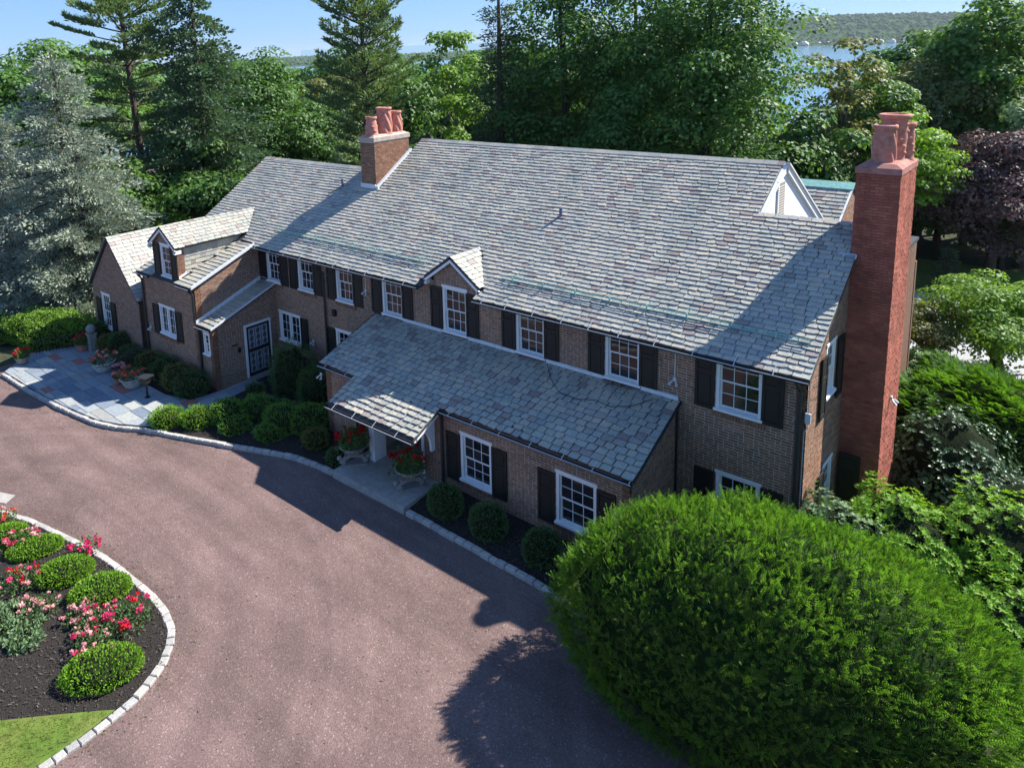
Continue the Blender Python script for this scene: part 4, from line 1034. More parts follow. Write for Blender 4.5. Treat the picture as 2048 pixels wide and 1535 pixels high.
for x0, x1 in ((-20.9, -12.4), (-9.15, -.12)):
    mb = MB(); s = .95
    for dz in (.07, .15): mb.tube([(x0, -.38 + s * cosp, roof_z(-.38 + s * cosp) + dz), (x1, -.38 + s * cosp, roof_z(-.38 + s * cosp) + dz)], .014, 6)
    rl = mb.build('snow_rail', M['copper'], house)
    x = x0 + .4
    while x < x1:
        y = -.38 + s * cosp; h = MB(); h.fbox((x, y - .015, roof_z(y)), (.035, 0, 0), (0, .03, .0), (0, -.02, .19)); h.fbox((x, y, roof_z(y) + .03), (.035, 0, 0), (0, .35, .35 * TAN), (0, 0, .008)); h.build('rail_bracket', M['copper'], rl); x += 1.12
mb = MB(); yv = 3.0
for (x, y) in ((-8.62, 3.05), (-19.55, 3.1)):
    z = roof_z(y); m2 = MB(); m2.tube([(x, y, z), (x, y, z + .32)], .055, 8); m2.fbox((x - .14, y - .2, roof_z(y - .2) + .02), (.28, 0, 0), (0, .3, .3 * TAN), (0, 0, .012)); m2.build('vent_pipe', mat('blue_grey_lead', (.10, .13, .2), .5, .4), house)
def flood(x, y, z, rz=0, cond=None):
    mb = MB(); mb.box(-.045, .045, -.04, 0, -.05, .05)
    for sg in (-1, 1): mb.tube([(sg * .03, -.04, -.03), (sg * .08, -.09, -.08), (sg * .10, -.14, -.14)], [.015, .03, .045], 10)
    o = mb.build('floodlight', M['bead'], house, loc=(x, y, z)); o.rotation_euler = (0, 0, rz)
    if cond:
        c = MB(); c.tube([(0, -.02, .05), (0, -.02, cond)], .012, 6); c.build('conduit', M['metal_white'], o)
flood(-3.22, -.0, 4.15, cond=1.0); flood(-15.05, -.0, 4.35, cond=.85); flood(-18.3, 0, 1.62); flood(-14.85, SH, 2.0); flood(-25.55, BY, 1.55); flood(.98, 3.9, 3.4, math.pi / 2)
mb = MB(); mb.box(-.02, .1, -.06, -.005, 3.95, 4.2); o = mb.build('junction_box', M['grey_metal'], house)
mb = MB(); mb.tube([(.04, -.03, 4.2), (.04, -.03, 5.0)], .012, 6); mb.tube([(.04, -.03, 3.95), (.03, -.04, 3.8), (-.03, -.04, 3.7), (-.04, -.04, 0)], .012, 6); mb.build('conduit', M['grey_metal'], o)
mb = MB(); mb.box(-16.95, -16.78, -.12, -.0, 3.0, 3.25); mb.build('bell_box', M['iron'], house)

mb = MB(); mb.tube([(x, y, lz(y) + .075) for x, y in ((-7.1, -.15), (-6.7, -.6), (-6.2, -.95), (-5.6, -1.0), (-5.1, -.85), (-4.6, -.9), (-4.1, -.7), (-3.7, -.3))], .009, 5); mb.build('roof_cable', M['iron'], house)
mb = MB()
for i in range(160):
    x, y = random.gauss(-4.75, .28), -abs(random.gauss(.12, .16)) - .05; a = random.random() * 6; l = random.uniform(.02, .07); z = lz(y) + .068 + random.random() * .02
    mb.add([(x, y, z), (x + l * math.cos(a), y + l * math.sin(a), z + .01), (x + l * math.cos(a + .6), y + l * math.sin(a + .6), z + .014)], [(0, 1, 2)], random.random())
mb.build('leaf_debris', mat('leaf_debris', (.06, .04, .03), .95, .1), r_l)['kind'] = 'stuff'

# --- bricks and slates: the largest in the picture one by one, the rest joined
def unit_brick():
    mb = MB(); mb.fbox((0, 0, 0), (1, 0, 0), (0, 0, 1), (0, -1, 0)); o = mb.build('brick', M['brick']); d = o.data; bpy.data.objects.remove(o); return d
UB = unit_brick()
vis = [b for b in BR if b[7] == 'brick']
def ok_single(b):
    p = b[2]
    if b[1] is front: return p.z > 2.0 and p.x > -5 and p.z < 4.9
    return False
cand = sorted((i for i, b in enumerate(BR) if ok_single(b)), key=lambda i: BR[i][0])[:300]
cs_ = set(cand)
for i in cand:
    _, wo, p, u, v, n, t, bm = BR[i]
    o = link('brick', UB, wo, p); o.scale = (u.length, n.length, v.length)
groups = {}
for i, b in enumerate(BR):
    if i not in cs_: groups.setdefault((b[1].name, b[7]), []).append(b)
for (wn, bm), L in groups.items():
    mb = MB()
    for _, wo, p, u, v, n, t, _ in L: mb.fbox(p, u, v, n, t, back=False)
    mb.build('brickwork', M[bm], L[0][1])['kind'] = 'stuff'
order = sorted(range(len(SLT)), key=lambda i: SLT[i][0] + (6 if SLT[i][1] is not r_main and SLT[i][1] is not r_l else 0))
sel = set(order[:300])
groups = {}
for i, (d, ro, vs, fs, t) in enumerate(SLT):
    if i in sel:
        mb = MB(); mb.add(vs, fs, t); mb.build('slate', M['slate'], ro)
    else: groups.setdefault(ro.name, []).append(SLT[i])
for k, L in groups.items():
    mb = MB()
    for d, ro, vs, fs, t in L: mb.add(vs, fs, t)
    mb.build('slate_courses', M['slate'], L[0][1])['kind'] = 'stuff'
# porch slab
mb = MB(); mb.box(-12.55, -9.42, -4.17, -.3, -.3, -.055); tag(mb.build('porch_slab', M['concrete']), kind='structure')
# ------------------------------------------------------------------ plants
def unit(a): return a / np.maximum(np.linalg.norm(a, axis=1, keepdims=True), 1e-9)
def rdir(n): return unit(rng.normal(size=(n, 3)))
def blades(P, D, L, W, N=None, fold=.0):
    """one four cornered leaf per point: foot at P, long axis D"""
    m = len(P); D = unit(D)
    if N is None: N = rdir(m)
    S = unit(np.cross(D, N)); Nn = np.cross(S, D)
    L = np.broadcast_to(np.asarray(L, float), (m,))[:, None]; W = np.broadcast_to(np.asarray(W, float), (m,))[:, None]
    mid = P + D * L * .45
    V = np.stack([P, mid + S * W * .5 + Nn * W * fold, P + D * L, mid - S * W * .5 + Nn * W * fold], 1).reshape(-1, 3)
    return V
def quads(V, off=0): return np.arange(len(V)).reshape(-1, 4) + off
def ball(n1=14, n2=9):
    V = []; F = []
    for j in range(n2 + 1):
        t = math.pi * j / n2
        for i in range(n1): a = 2 * math.pi * i / n1; V.append((math.sin(t) * math.cos(a), math.sin(t) * math.sin(a), math.cos(t)))
    for j in range(n2):
        for i in range(n1): F.append((j * n1 + i, (j + 1) * n1 + i, (j + 1) * n1 + (i + 1) % n1, j * n1 + (i + 1) % n1))
    return np.array(V), np.array(F)
BV, BF = ball()
def plant(name, V, mat_, core=None, parent=None, loc=None, rz=0, coremat=None):
    """leaf quads plus optional dark inner mass (list of centre, radii)"""
    n = len(V) // 4; F = quads(V); t = rng.random(n)
    Vs = [V]; Fs = [F]; off = len(V); mi = [np.zeros(n, np.int32)]
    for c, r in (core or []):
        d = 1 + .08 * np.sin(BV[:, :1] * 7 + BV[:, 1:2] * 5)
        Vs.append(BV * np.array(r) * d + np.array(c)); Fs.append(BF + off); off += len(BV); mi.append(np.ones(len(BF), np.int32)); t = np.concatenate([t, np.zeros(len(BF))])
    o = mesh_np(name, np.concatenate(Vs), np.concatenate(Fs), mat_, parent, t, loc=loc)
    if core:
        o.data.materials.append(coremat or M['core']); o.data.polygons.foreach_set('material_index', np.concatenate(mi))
    o.rotation_euler = (0, 0, rz)
    return o

def on_dome(n, rx, ry, h, zmin=-.2, bump=.07):
    """points and outward directions on a lumpy dome standing on z = 0"""
    d = rdir(n * 2); d = d[d[:, 2] > zmin][:n]
    k = 1 + bump * (np.sin(d[:, :1] * 6 + 1) * np.sin(d[:, 1:2] * 7 + 2) + .6 * np.sin(d[:, 2:] * 11 + d[:, :1] * 4))
    R = np.array([rx, ry, h])
    return d * R * k, unit(d / R)

def mound(name, label, cat, loc, rx, ry, h, m, n=1800, L=.075, W=.032, group=None, rz=0, bump=.07, spread=.8, sub=.25):
    P, N = on_dome(n, rx, ry, h * .62, -.75, bump); P[:, 2] += h * .38
    P *= (1 - rng.random((len(P), 1)) ** 2 * sub * .5)
    D = unit(N + rdir(len(P)) * spread + np.array([0, 0, .25]))
    V = blades(P, D, L * rng.uniform(.7, 1.3, len(P)), W)
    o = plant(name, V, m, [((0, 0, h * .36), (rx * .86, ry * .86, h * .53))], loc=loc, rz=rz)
    return tag(o, label, cat, group)

def trunk_mesh(name, parent, h, r, m, bend=.3, limbs=(), n=9):
    mb = MB(); pts = []; x = y = 0
    for i in range(7):
        t = i / 6; pts.append((x, y, h * t)); x += random.uniform(-bend, bend); y += random.uniform(-bend, bend)
    mb.tube(pts, [r * (1.25 if i == 0 else 1) * (1 - .75 * i / 6) for i in range(7)], n)
    for c, t in limbs:
        k = t * 6; i = min(int(k), 5); a = Vector(pts[i]).lerp(Vector(pts[i + 1]), k - i); b = Vector(c)
        mid = a.lerp(b, .5) + Vector((random.uniform(-.2, .2), random.uniform(-.2, .2), random.uniform(-.1, .35)))
        rr = r * (1 - .7 * t) * .5
        mb.tube([a, a.lerp(mid, .5), mid, mid.lerp(b, .55), b], [rr, rr * .8, rr * .6, rr * .4, rr * .15], 6)
    return mb.build(name, m, parent, smooth=True)

def deciduous(name, label, x, y, top, R, m, n=9000, base=.25, L=.29, W=.2, blobs=60, group=None, bark='bark', z=None, trunk=True, rz=0, squash=.75, loose=0.0, cat='tree'):
    gz_ = ground_z(x, y) if z is None else z
    H = top - gz_
    t = thing(name, label, cat, (x, y, gz_), rz, group)
    zc, hz = H * (base + 1) / 2, H * (1 - base) / 2
    d = rdir(blobs); rad = rng.random((blobs, 1)) ** .45 * (.86 + loose)
    C_ = d * rad * np.array([R, R, hz]); C_[:, 2] += zc
    # a crown narrows towards the top and is fullest a little below the middle
    k = np.clip((C_[:, 2] - zc) / hz, -1, 1); C_[:, :2] *= (1.04 - .42 * np.clip(k, 0, 1) ** 1.5 - .25 * np.clip(-k, 0, 1))[:, None]
    r = R * rng.uniform(.20, .36, blobs)
    idx = rng.choice(blobs, n, p=r ** 2 / (r ** 2).sum())
    dd = rdir(n); dd[:, 2] = np.where(dd[:, 2] < -.35, -dd[:, 2], dd[:, 2])
    rr = (r[idx] * (1 - .45 * rng.random(n) ** 2.2))[:, None]
    P = C_[idx] + dd * rr * np.array([1.1, 1.1, squash])
    N = unit(dd + rdir(n) * .55 + np.array([0, 0, .45]))
    D = unit(np.cross(N, rdir(n))) + np.array([0, 0, -.25])
    V = blades(P, D, L * rng.uniform(.65, 1.25, n), W * rng.uniform(.7, 1.2, n), N)
    plant('crown', V, m, parent=t)
    if trunk:
        pick = sorted(range(blobs), key=lambda i: C_[i][2])[:blobs:max(1, blobs // 14)]
        trunk_mesh('trunk', t, H * .82, .045 * R + .10, M[bark], .18, [(tuple(C_[i]), min(.85, max(.25, C_[i][2] / (H * .82) - .25))) for i in pick])
    return t

def conifer(name, label, x, y, top, R, m, style='spruce', base=.06, whorl=.55, per=7, group=None, bark='bark', z=None, n_side=7, L=.5, W=.12, bare=0, lean=(0, 0)):
    gz_ = ground_z(x, y) if z is None else z
    H = top - gz_
    t = thing(name, label, 'tree', (x, y, gz_), 0, group)
    mb = MB(); mb.tube([(lean[0] * k / 6, lean[1] * k / 6, H * k / 6) for k in range(7)], [.012 * R + .014 * H * (1 - k / 6.2) for k in range(7)], 9)
    Ps, Ds, Ls, Ws = [], [], [], []
    h = H * base
    while h < H * .985:
        f = (h - H * base) / (H * (1 - base))
        ax = np.array([lean[0] * h / H, lean[1] * h / H])
        if style == 'pine':
            Lb = R * (1.0 - .55 * f) * (1 if f < .8 else .8 - (f - .8) * 2.2); nb = random.randint(3, per); rise = (.10 + .45 * f) if lean == (0, 0) else (.02 + .3 * f)
        else:
            Lb = R * (1 - f) ** (.62 if style == 'blue' else .8) * (1 if f > .06 else .8) + .15; nb = per; rise = -.25 + .55 * f
        a0 = random.random() * 7
        for b in range(nb):
            a = a0 + b * 2 * math.pi / nb + random.uniform(-.3, .3); l = Lb * (random.uniform(.35, 1.15) if style == 'pine' else random.uniform(.72, 1.08))
            dv = np.array([math.cos(a), math.sin(a), 0]); tip = None; pts = []
            for q in range(5):
                s = q / 4; zz = h + l * (rise * s + (-.18 * s * s if style != 'pine' else .10 * s * s))
                pts.append((ax[0] + dv[0] * l * s, ax[1] + dv[1] * l * s, zz))
            if l > .5: mb.tube(pts, [.012 * l + .02, .011 * l + .014, .008 * l + .01, .005 * l + .008, .006], 4, cap=False)
            side = np.array([-dv[1], dv[0], 0])
            m_ = max(3, int(l / (.22 if style != 'pine' else .20)))
            s0 = .12 if style != 'pine' else .42
            for q in range(m_):
                s = s0 + (1 - s0) * (q + random.random()) / m_
                P0 = np.array(pts[0]) * (1 - s) + np.array(pts[4]) * s; P0[2] = h + l * (rise * s + (-.18 * s * s if style != 'pine' else .10 * s * s))
                wmax = l * (.30 if style != 'pine' else .34) * math.sin(min(1, (s - s0) / (1 - s0) * .85 + .18) * math.pi)
                for e in range(n_side):
                    off = random.uniform(-1, 1)
                    p = P0 + side * off * wmax + np.array([0, 0, random.uniform(-.06, .06)])
                    if style == 'pine':
                        D = dv * random.uniform(.1, .8) + side * off * .8 + np.array([random.uniform(-.5, .5), random.uniform(-.5, .5), random.uniform(.1, 1.0)])
                    else:
                        D = dv * .8 + side * off * .9 + np.array([random.uniform(-.25, .25), random.uniform(-.25, .25), random.uniform(-.55, .25) if style == 'spruce' else random.uniform(-.15, .55)])
                    Ps.append(p); Ds.append(D)
        h += whorl * random.uniform(.75, 1.25) * (1 if f < .7 else .75)
    P, D = np.array(Ps), np.array(Ds); n = len(P)
    V = blades(P, D, L * rng.uniform(.6, 1.2, n), W * rng.uniform(.7, 1.2, n))
    plant('crown', V, m, parent=t)
    mb.build('trunk', M[bark], t, smooth=True)
    return t

def shaggy_spruce(name, label, x, y, top, R, m, n=40000, group=None, L=.24, W=.085):
    gz_ = ground_z(x, y); H = top - gz_
    t = thing(name, label, 'tree', (x, y, gz_), 0, group)
    mb = MB(); mb.tube([(0, 0, H * k / 6) for k in range(7)], [.02 * H * (1 - k / 6.4) + .02 for k in range(7)], 9)
    cs, rs, ds = [], [], []
    h = H * .04
    while h < H * .97:
        f = h / H; Lb = R * (1 - f) ** .62; nb = max(4, int(9 * (1 - .4 * f))); a0 = random.random() * 6
        for b in range(nb):
            a = a0 + b * 2 * math.pi / nb + random.uniform(-.35, .35); l = Lb * random.uniform(.6, 1.12); hh = h + random.uniform(-.35, .35)
            dv = (math.cos(a), math.sin(a)); dr = random.uniform(-.22, .02)
            mb.tube([(0, 0, hh), (dv[0] * l * .5, dv[1] * l * .5, hh + dr * l * .35), (dv[0] * l, dv[1] * l, hh + dr * l)], [.03 + .01 * l, .02 + .006 * l, .01], 4, cap=False)
            for s_ in (.35, .6, .82, 1.0):
                if l * s_ < .3: continue
                cs.append((dv[0] * l * s_ + random.uniform(-.2, .2), dv[1] * l * s_ + random.uniform(-.2, .2), hh + dr * l * s_ + random.uniform(-.1, .1))); rs.append((.24 + .13 * l * (1.1 - .55 * s_)) * random.uniform(.8, 1.2)); ds.append((dv[0], dv[1], .1))
        h += .62 * random.uniform(.7, 1.25)
    cs, rs, ds = np.array(cs), np.array(rs), np.array(ds)
    idx = rng.choice(len(cs), n, p=rs ** 1.6 / (rs ** 1.6).sum())
    dd = rdir(n); P = cs[idx] + dd * (rs[idx] * rng.random(n) ** .4)[:, None] * np.array([1.25, 1.25, .5])
    D = unit(ds[idx] * .7 + dd * .75 + np.array([0, 0, .12]))
    V = blades(P, D, L * rng.uniform(.6, 1.2, n), W * rng.uniform(.7, 1.2, n))
    plant('crown', V, m, parent=t); mb.build('trunk', M['bark'], t, smooth=True)
    return t

# --- trees beyond and beside the house
shaggy_spruce('blue_spruce', 'huge shaggy blue grey spruce left of the house beside the patio hedge', -37.6, -1.2, 13.8, 5.6, M['bluespruce'])
shaggy_spruce('blue_spruce', 'lower blue grey spruce in front, touching the far left wing', -36.0, -1.2, 8.6, 4.6, M['bluespruce'])
shaggy_spruce('blue_spruce', 'blue grey spruce half cut off by the left edge of the view', -42.5, -3.0, 10.8, 5.4, M['bluespruce'])
conifer('white_pine', 'tall layered pine at upper left with a long bare limb against the sky', -46.3, 8, 19.5, 7.0, M['pine'], 'pine', .3, .95, 7, n_side=22, L=.36, W=.10, lean=(-1.6, 0))
shaggy_spruce('ivy_clad_spruce', 'tall dark spruce wrapped in climbing leaves behind the left roof', -41.6, 10, 18.6, 6.2, M['ivy'], 44000, L=.27, W=.16)
conifer('white_pine', 'open pine rising behind the brown brick chimney', -29.4, 14, 18.6, 4.6, M['pine'], 'pine', .12, .62, 9, n_side=18, L=.33, W=.085)
shaggy_spruce('old_spruce', 'thin dark spruce with drooping limbs left of the big maples', -23.6, 20, 18.4, 2.9, M['spruce'], 13000, L=.26, W=.08)
deciduous('broadleaf_tree', 'rounded dark tree between the ivy clad spruce and the pine', -45.5, 18, 13.9, 5.4, M['maple'], 20000, base=.02, blobs=90)
deciduous('broadleaf_tree', 'smaller dark tree under the gap of sky left of the pine', -43, 22, 10.8, 4.4, M['maple'], 14000, base=.02)
deciduous('broadleaf_tree', 'low dense tree filling the space behind the left roof', -40.5, 8.5, 8.2, 4.4, M['maple'], 15000, base=.02)
deciduous('broadleaf_tree', 'leafy tree low behind the blue spruce', -41.5, 2.5, 8.2, 3.4, M['mid'], 8000, base=.1)
deciduous('broadleaf_tree', 'bright low tree between spruce and left roof', -38.5, 4.5, 4.4, 2.0, M['bright'], 4500, base=.1)
deciduous('broadleaf_tree', 'wide sunlit tree at the far left skyline', -98, 26, 15.6, 11, M['mid'], 12000, L=.7, W=.5)
deciduous('broadleaf_tree', 'dark tree at the far left edge of the skyline', -88, 12, 14.4, 8, M['maple'], 10000, L=.6, W=.42)
deciduous('broadleaf_tree', 'mid green tree below the layered pine', -70, 18, 12.4, 7, M['mid'], 10000, L=.5, W=.36)
deciduous('broadleaf_tree', 'grey green willow like tree left behind the chimney pine', -52, 31, 12.0, 4.2, M['olive'], 8000, L=.42, W=.2)
deciduous('broadleaf_tree', 'light green tree right of the chimney pine', -41.7, 30, 12.6, 4.2, M['mid'], 9000, L=.38, W=.24)
deciduous('black_locust', 'lacy bright green tree left of the old spruce', -30.8, 24, 14.8, 2.6, M['bright'], 6000, blobs=70, loose=.15, L=.3, W=.2, bark='palebark')
deciduous('broadleaf_tree', 'bright bushy tree low behind the ridge', -28.0, 18.5, 9.4, 2.6, M['bright'], 6000, base=.1)
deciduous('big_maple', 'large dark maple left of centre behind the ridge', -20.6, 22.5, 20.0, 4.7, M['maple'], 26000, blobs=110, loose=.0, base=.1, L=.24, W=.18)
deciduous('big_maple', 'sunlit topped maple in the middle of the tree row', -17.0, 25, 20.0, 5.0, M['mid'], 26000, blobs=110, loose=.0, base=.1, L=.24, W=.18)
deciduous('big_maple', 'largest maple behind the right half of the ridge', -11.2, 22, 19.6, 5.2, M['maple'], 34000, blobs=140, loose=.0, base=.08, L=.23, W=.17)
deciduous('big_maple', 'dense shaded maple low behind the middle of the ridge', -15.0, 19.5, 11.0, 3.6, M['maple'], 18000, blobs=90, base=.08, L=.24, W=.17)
deciduous('sparse_tree', 'half bare olive tree against the blue inlet', -7.1, 30, 13.6, 2.2, M['olive'], 4600, blobs=60, loose=.2, L=.28, W=.18)
deciduous('broadleaf_tree', 'rounded green tree under the half bare one', -7.2, 26, 9.6, 2.7, M['maple'], 9000, base=.1, L=.3, W=.22)
deciduous('broadleaf_tree', 'mid green tree right of the blue inlet', -7.2, 36, 10.6, 3.2, M['mid'], 8000, base=.1, L=.34)
deciduous('broadleaf_tree', 'dense green tree just right of the inlet', -6.0, 34, 11.9, 2.7, M['mid'], 11000, base=.05, L=.27, W=.19)
deciduous('broadleaf_tree', 'green tree between the inlet and the tan tree', -8.0, 41, 13.6, 3.0, M['mid'], 10000, base=.05, L=.3, W=.2)
deciduous('lime_maple', 'bright lime green tree behind the red chimney', -3.6, 30.5, 9.0, 3.4, M['lime'], 11000, blobs=70, base=.3, L=.24, W=.15, squash=.32)
deciduous('copper_beech', 'purple leaved tree at the right edge', .2, 32, 8.2, 3.7, M['purple'], 20000, blobs=100, base=.05, L=.22, W=.16)
deciduous('broadleaf_tree', 'tan flowered spreading tree at upper right', -4.6, 40, 12.2, 3.9, M['olive'], 13000, blobs=80, L=.28, W=.19, base=.05)
deciduous('broadleaf_tree', 'tall dark tree in the top right corner', -1.6, 42, 15.6, 4.4, M['mid'], 14000, blobs=80, L=.34, W=.24)
deciduous('broadleaf_tree', 'green tree between the tan tree and the top right corner', -2.6, 43, 14.6, 4.0, M['mid'], 9000, L=.38, W=.26)
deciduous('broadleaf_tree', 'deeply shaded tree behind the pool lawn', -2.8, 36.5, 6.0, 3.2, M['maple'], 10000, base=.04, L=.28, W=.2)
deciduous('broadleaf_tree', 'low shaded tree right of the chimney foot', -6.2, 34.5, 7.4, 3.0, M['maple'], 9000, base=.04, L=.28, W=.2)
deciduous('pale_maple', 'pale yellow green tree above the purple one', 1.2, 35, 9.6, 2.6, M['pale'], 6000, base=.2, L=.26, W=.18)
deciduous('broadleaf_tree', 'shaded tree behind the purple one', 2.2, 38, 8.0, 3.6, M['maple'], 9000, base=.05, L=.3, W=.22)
# woodland filling in behind, copies of three trees
def sector(x, y):
    q = Vector((x, y, 0)) - CAM; a = math.degrees(math.atan2(-q.x, q.y))
    for lim, txt in ((20, 'to the right of the blue inlet'), (35, 'behind the large maples'), (43, 'between the large maples and the chimney pine'), (50, 'behind the brown brick chimney and its pine'), (57, 'behind the ivy clad spruce'), (999, 'left of the tall layered pine')):
        if a < lim: return 'green woodland tree ' + txt, 'woodland ' + txt
wl = sector(-60, 40)[0]
protos = [deciduous('woodland_tree', wl, -60, 40, 15.0, 5.2, M['maple'], 11000, base=.05, L=.4, W=.3, group=sector(-60, 40)[1]),
          deciduous('woodland_tree', sector(-33, 44)[0], -33, 44, 13.2, 4.8, M['mid'], 11000, base=.05, L=.38, W=.28, group=sector(-33, 44)[1]),
          deciduous('woodland_tree', sector(-24, 42)[0], -24, 42, 13.6, 4.8, M['maple'], 11000, base=.05, L=.38, W=.28, group=sector(-24, 42)[1])]
def free(x, y):
    # keep the open view down to the inlet, as in the photograph
    q = Vector((x, y, 0)) - CAM; a = math.degrees(math.atan2(-q.x, q.y))
    return not (11.5 < a < 18.5)
k = 0
while k < 62:
    x = random.uniform(-135, 10); y = random.uniform(36, 70) if x > -60 else random.uniform(16, 70)
    if not free(x, y): continue
    s = random.uniform(.78, 1.06); k += 1
    dup(protos[k % 3], (x, y, ground_z(x, y) - .2), random.random() * 6, (s * 1.1, s * 1.1, s), sector(x, y)[0])['group'] = sector(x, y)[1]
for i in range(18):
    x = -52 + i * 3.1 + random.uniform(-1, 1); y = 25 + random.uniform(0, 8) + (6 if x > -12 else 0); s = random.uniform(.42, .58)
    dup(protos[i % 3], (x, y, ground_z(x, y) - .2), random.random() * 6, (s, s, s * .75), sector(x, y)[0].replace('green woodland', 'low shaded woodland'))['group'] = sector(x, y)[1].replace('woodland', 'understorey')

# --- the clipped yew in front of the right corner
def big_yew():
    t = thing('yew_shrub', 'huge rounded clipped yew in front of the right house corner', 'shrub', (.68, -4.5, -.3), .25)
    n = 20000; R = np.array([4.05, 2.25, 2.72]); zc = 1.42
    d = rdir(n); keep = d[:, 2] > -.55; d = d[keep]; n = len(d)
    low = 1 - .26 * np.clip(-d[:, 2:] - .02, 0, 1)
    k = 1 + .035 * (np.sin(d[:, :1] * 9) * np.sin(d[:, 1:2] * 8 + 1)) + .025 * np.sin(d[:, 2:] * 17 + d[:, :1] * 13) + .015 * np.sin(d[:, 1:2] * 31 + d[:, 2:] * 23) - .05 * (rng.random((n, 1)) ** 3)
    P = d * R * k; P[:, :2] *= low; P[:, 2] += zc; N = unit(d / R)
    A = unit(N * .6 + rdir(n) * .55 + np.array([.25, -.12, .5]))           # axis of each spray
    sl_ = rng.uniform(.16, .36, n)
    S = unit(np.cross(A, N + rdir(n) * .5)); U = np.cross(S, A)
    Vs = []
    m = 8
    for j in range(m):
        s = (j + .5) / m
        for sg in (-1, 1):
            p = P + A * (sl_ * s)[:, None] + U * (-.10 * s * s * sl_)[:, None]
            D = A * (.5 + .3 * s) + S * sg * .8 + U * .15 + rdir(n) * .2
            Vs.append(blades(p, D, .058 * (1.1 - .45 * s) * rng.uniform(.8, 1.2, n), .019, U + rdir(n) * .3))
    V = np.concatenate(Vs)
    tn_ = (rng.random(n) * .5 + .25 * (1 + np.sin(P[:, 0] * 1.7 + P[:, 2] * 2.3) * np.sin(P[:, 1] * 2.1))) % 1
    mesh_np('foliage', V, quads(V), M['yew'], t, np.tile(tn_, len(Vs)))
    tw = blades(P - A * .05, A, sl_ * 1.0, .014, U)
    mesh_np('twig', tw, quads(tw), M['yew_twig'], t, rng.random(n))
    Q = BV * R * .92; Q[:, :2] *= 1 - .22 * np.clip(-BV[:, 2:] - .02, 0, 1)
    mesh_np('dark_core', Q + np.array([0, 0, zc]), BF, M['yew_core'], t, smooth=True)  # solid dark core added to stop light and sight passing through the sprays
big_yew()

def rosettes(name, label, loc, rx, ry, h, m, n=1500, L=.15, W=.05, k=7, rz=0, bump=.16, cat='shrub', tilt=.45, core=True, zmin=-.3):
    P, N = on_dome(n, rx, ry, h * .8, zmin, bump); P[:, 2] += h * .2; n = len(P)
    P *= 1 - .3 * rng.random((n, 1)) ** 2.5
    N = unit(N + rdir(n) * .4 + np.array([0, 0, .5]))
    X = unit(np.cross(N, rdir(n))); Y = np.cross(N, X); Vs = []
    for j in range(k):
        a = 2 * math.pi * j / k + rng.uniform(-.25, .25, n)
        D = X * np.cos(a)[:, None] + Y * np.sin(a)[:, None] + N * (tilt + rng.uniform(-.2, .2, n))[:, None]
        Vs.append(blades(P, D, L * rng.uniform(.75, 1.2, n), W, N, fold=.1))
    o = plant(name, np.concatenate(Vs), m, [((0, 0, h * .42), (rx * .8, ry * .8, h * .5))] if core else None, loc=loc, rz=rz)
    return tag(o, label, cat)
G0 = -.29
rosettes('rhododendron', 'broad bright green rhododendron between the yew and the chimney foot', (1.75, 1.35, G0), 1.5, 1.35, 2.35, M['rhodo'], 3000, L=.115, W=.042)
rosettes('rhododendron', 'large rhododendron at the right edge with dark open gaps', (3.75, 2.2, G0), 1.75, 1.5, 2.5, M['rhodo'], 3000, L=.115, W=.042, bump=.22)
rosettes('rhododendron', 'lower shaded rhododendron behind the right flank of the yew', (4.2, .2, G0), 1.5, 1.2, 1.7, M['rhodo'], 2200, L=.115, W=.042, bump=.22)
rosettes('pieris_shrub', 'pale green leaved shrub squeezed between yew and house corner', (.8, .0, G0), 1.25, 1.0, 2.45, M['pale'], 1700, L=.105, W=.05)
rosettes('bronze_shrub', 'sparse bronze leaved sprigs at the edge of the rhododendrons', (2.3, -.4, G0), .8, .7, 1.75, M['dryleaf'], 130, core=False)
rosettes('holly_shrub', 'glossy dark holly right of the chimney foot', (2.0, 6.3, G0), 1.55, 1.7, 2.7, M['holly'], 2600, L=.09, W=.045, k=5, bump=.2)
rosettes('holly_shrub', 'lower spill of glossy dark holly towards the right edge', (3.6, 5.0, G0), 1.6, 1.4, 1.9, M['holly'], 2000, L=.09, W=.045, k=5, bump=.2)
def feather(label, loc, rx, ry, h, n=3600):
    P, N = on_dome(n, rx, ry, h * .8, -.3, .14); P[:, 2] += h * .2; n = len(P)
    A = unit(N * .6 + rdir(n) * .4 + np.array([-.25, -.3, .15])); S = unit(np.cross(A, np.array([0, 0, 1.0]) + rdir(n) * .3)); U = np.cross(S, A); Vs = []
    sl_ = rng.uniform(.3, .55, n)
    for j in range(6):
        s = (j + .3) / 6
        for sg in (-1, 1): Vs.append(blades(P + A * (sl_ * s)[:, None] - np.array([0, 0, .12]) * (s * s), A * .7 + S * sg * .8, .15 * (1.15 - .7 * s), .04, U))
    V = np.concatenate(Vs)
    return tag(plant('spreading_yew', V, M['feather'], [((0, 0, h * .42), (rx * .84, ry * .84, h * .5))], loc=loc), label, 'shrub')
feather('wide feathery spreading yew beyond the holly', (2.1, 10.4, G0), 2.4, 1.9, 2.3)
feather('small feathery yew against the chimney side', (.95, 8.8, G0), 1.0, 1.1, 1.9, 1600)
deciduous('azalea_tree', 'multi stemmed leafy azalea over the pool patio', 2.1, 17.4, 3.8, 3.0, M['bright'], 22000, base=.15, L=.15, W=.09, blobs=60, z=G0, cat='shrub', squash=.6)
deciduous('azalea_tree', 'darker bronze tinged azalea beside the pool chairs', -.25, 16.2, 2.7, 1.6, M['olive'], 9500, base=.12, L=.14, W=.085, blobs=50, z=G0, cat='shrub', squash=.6)
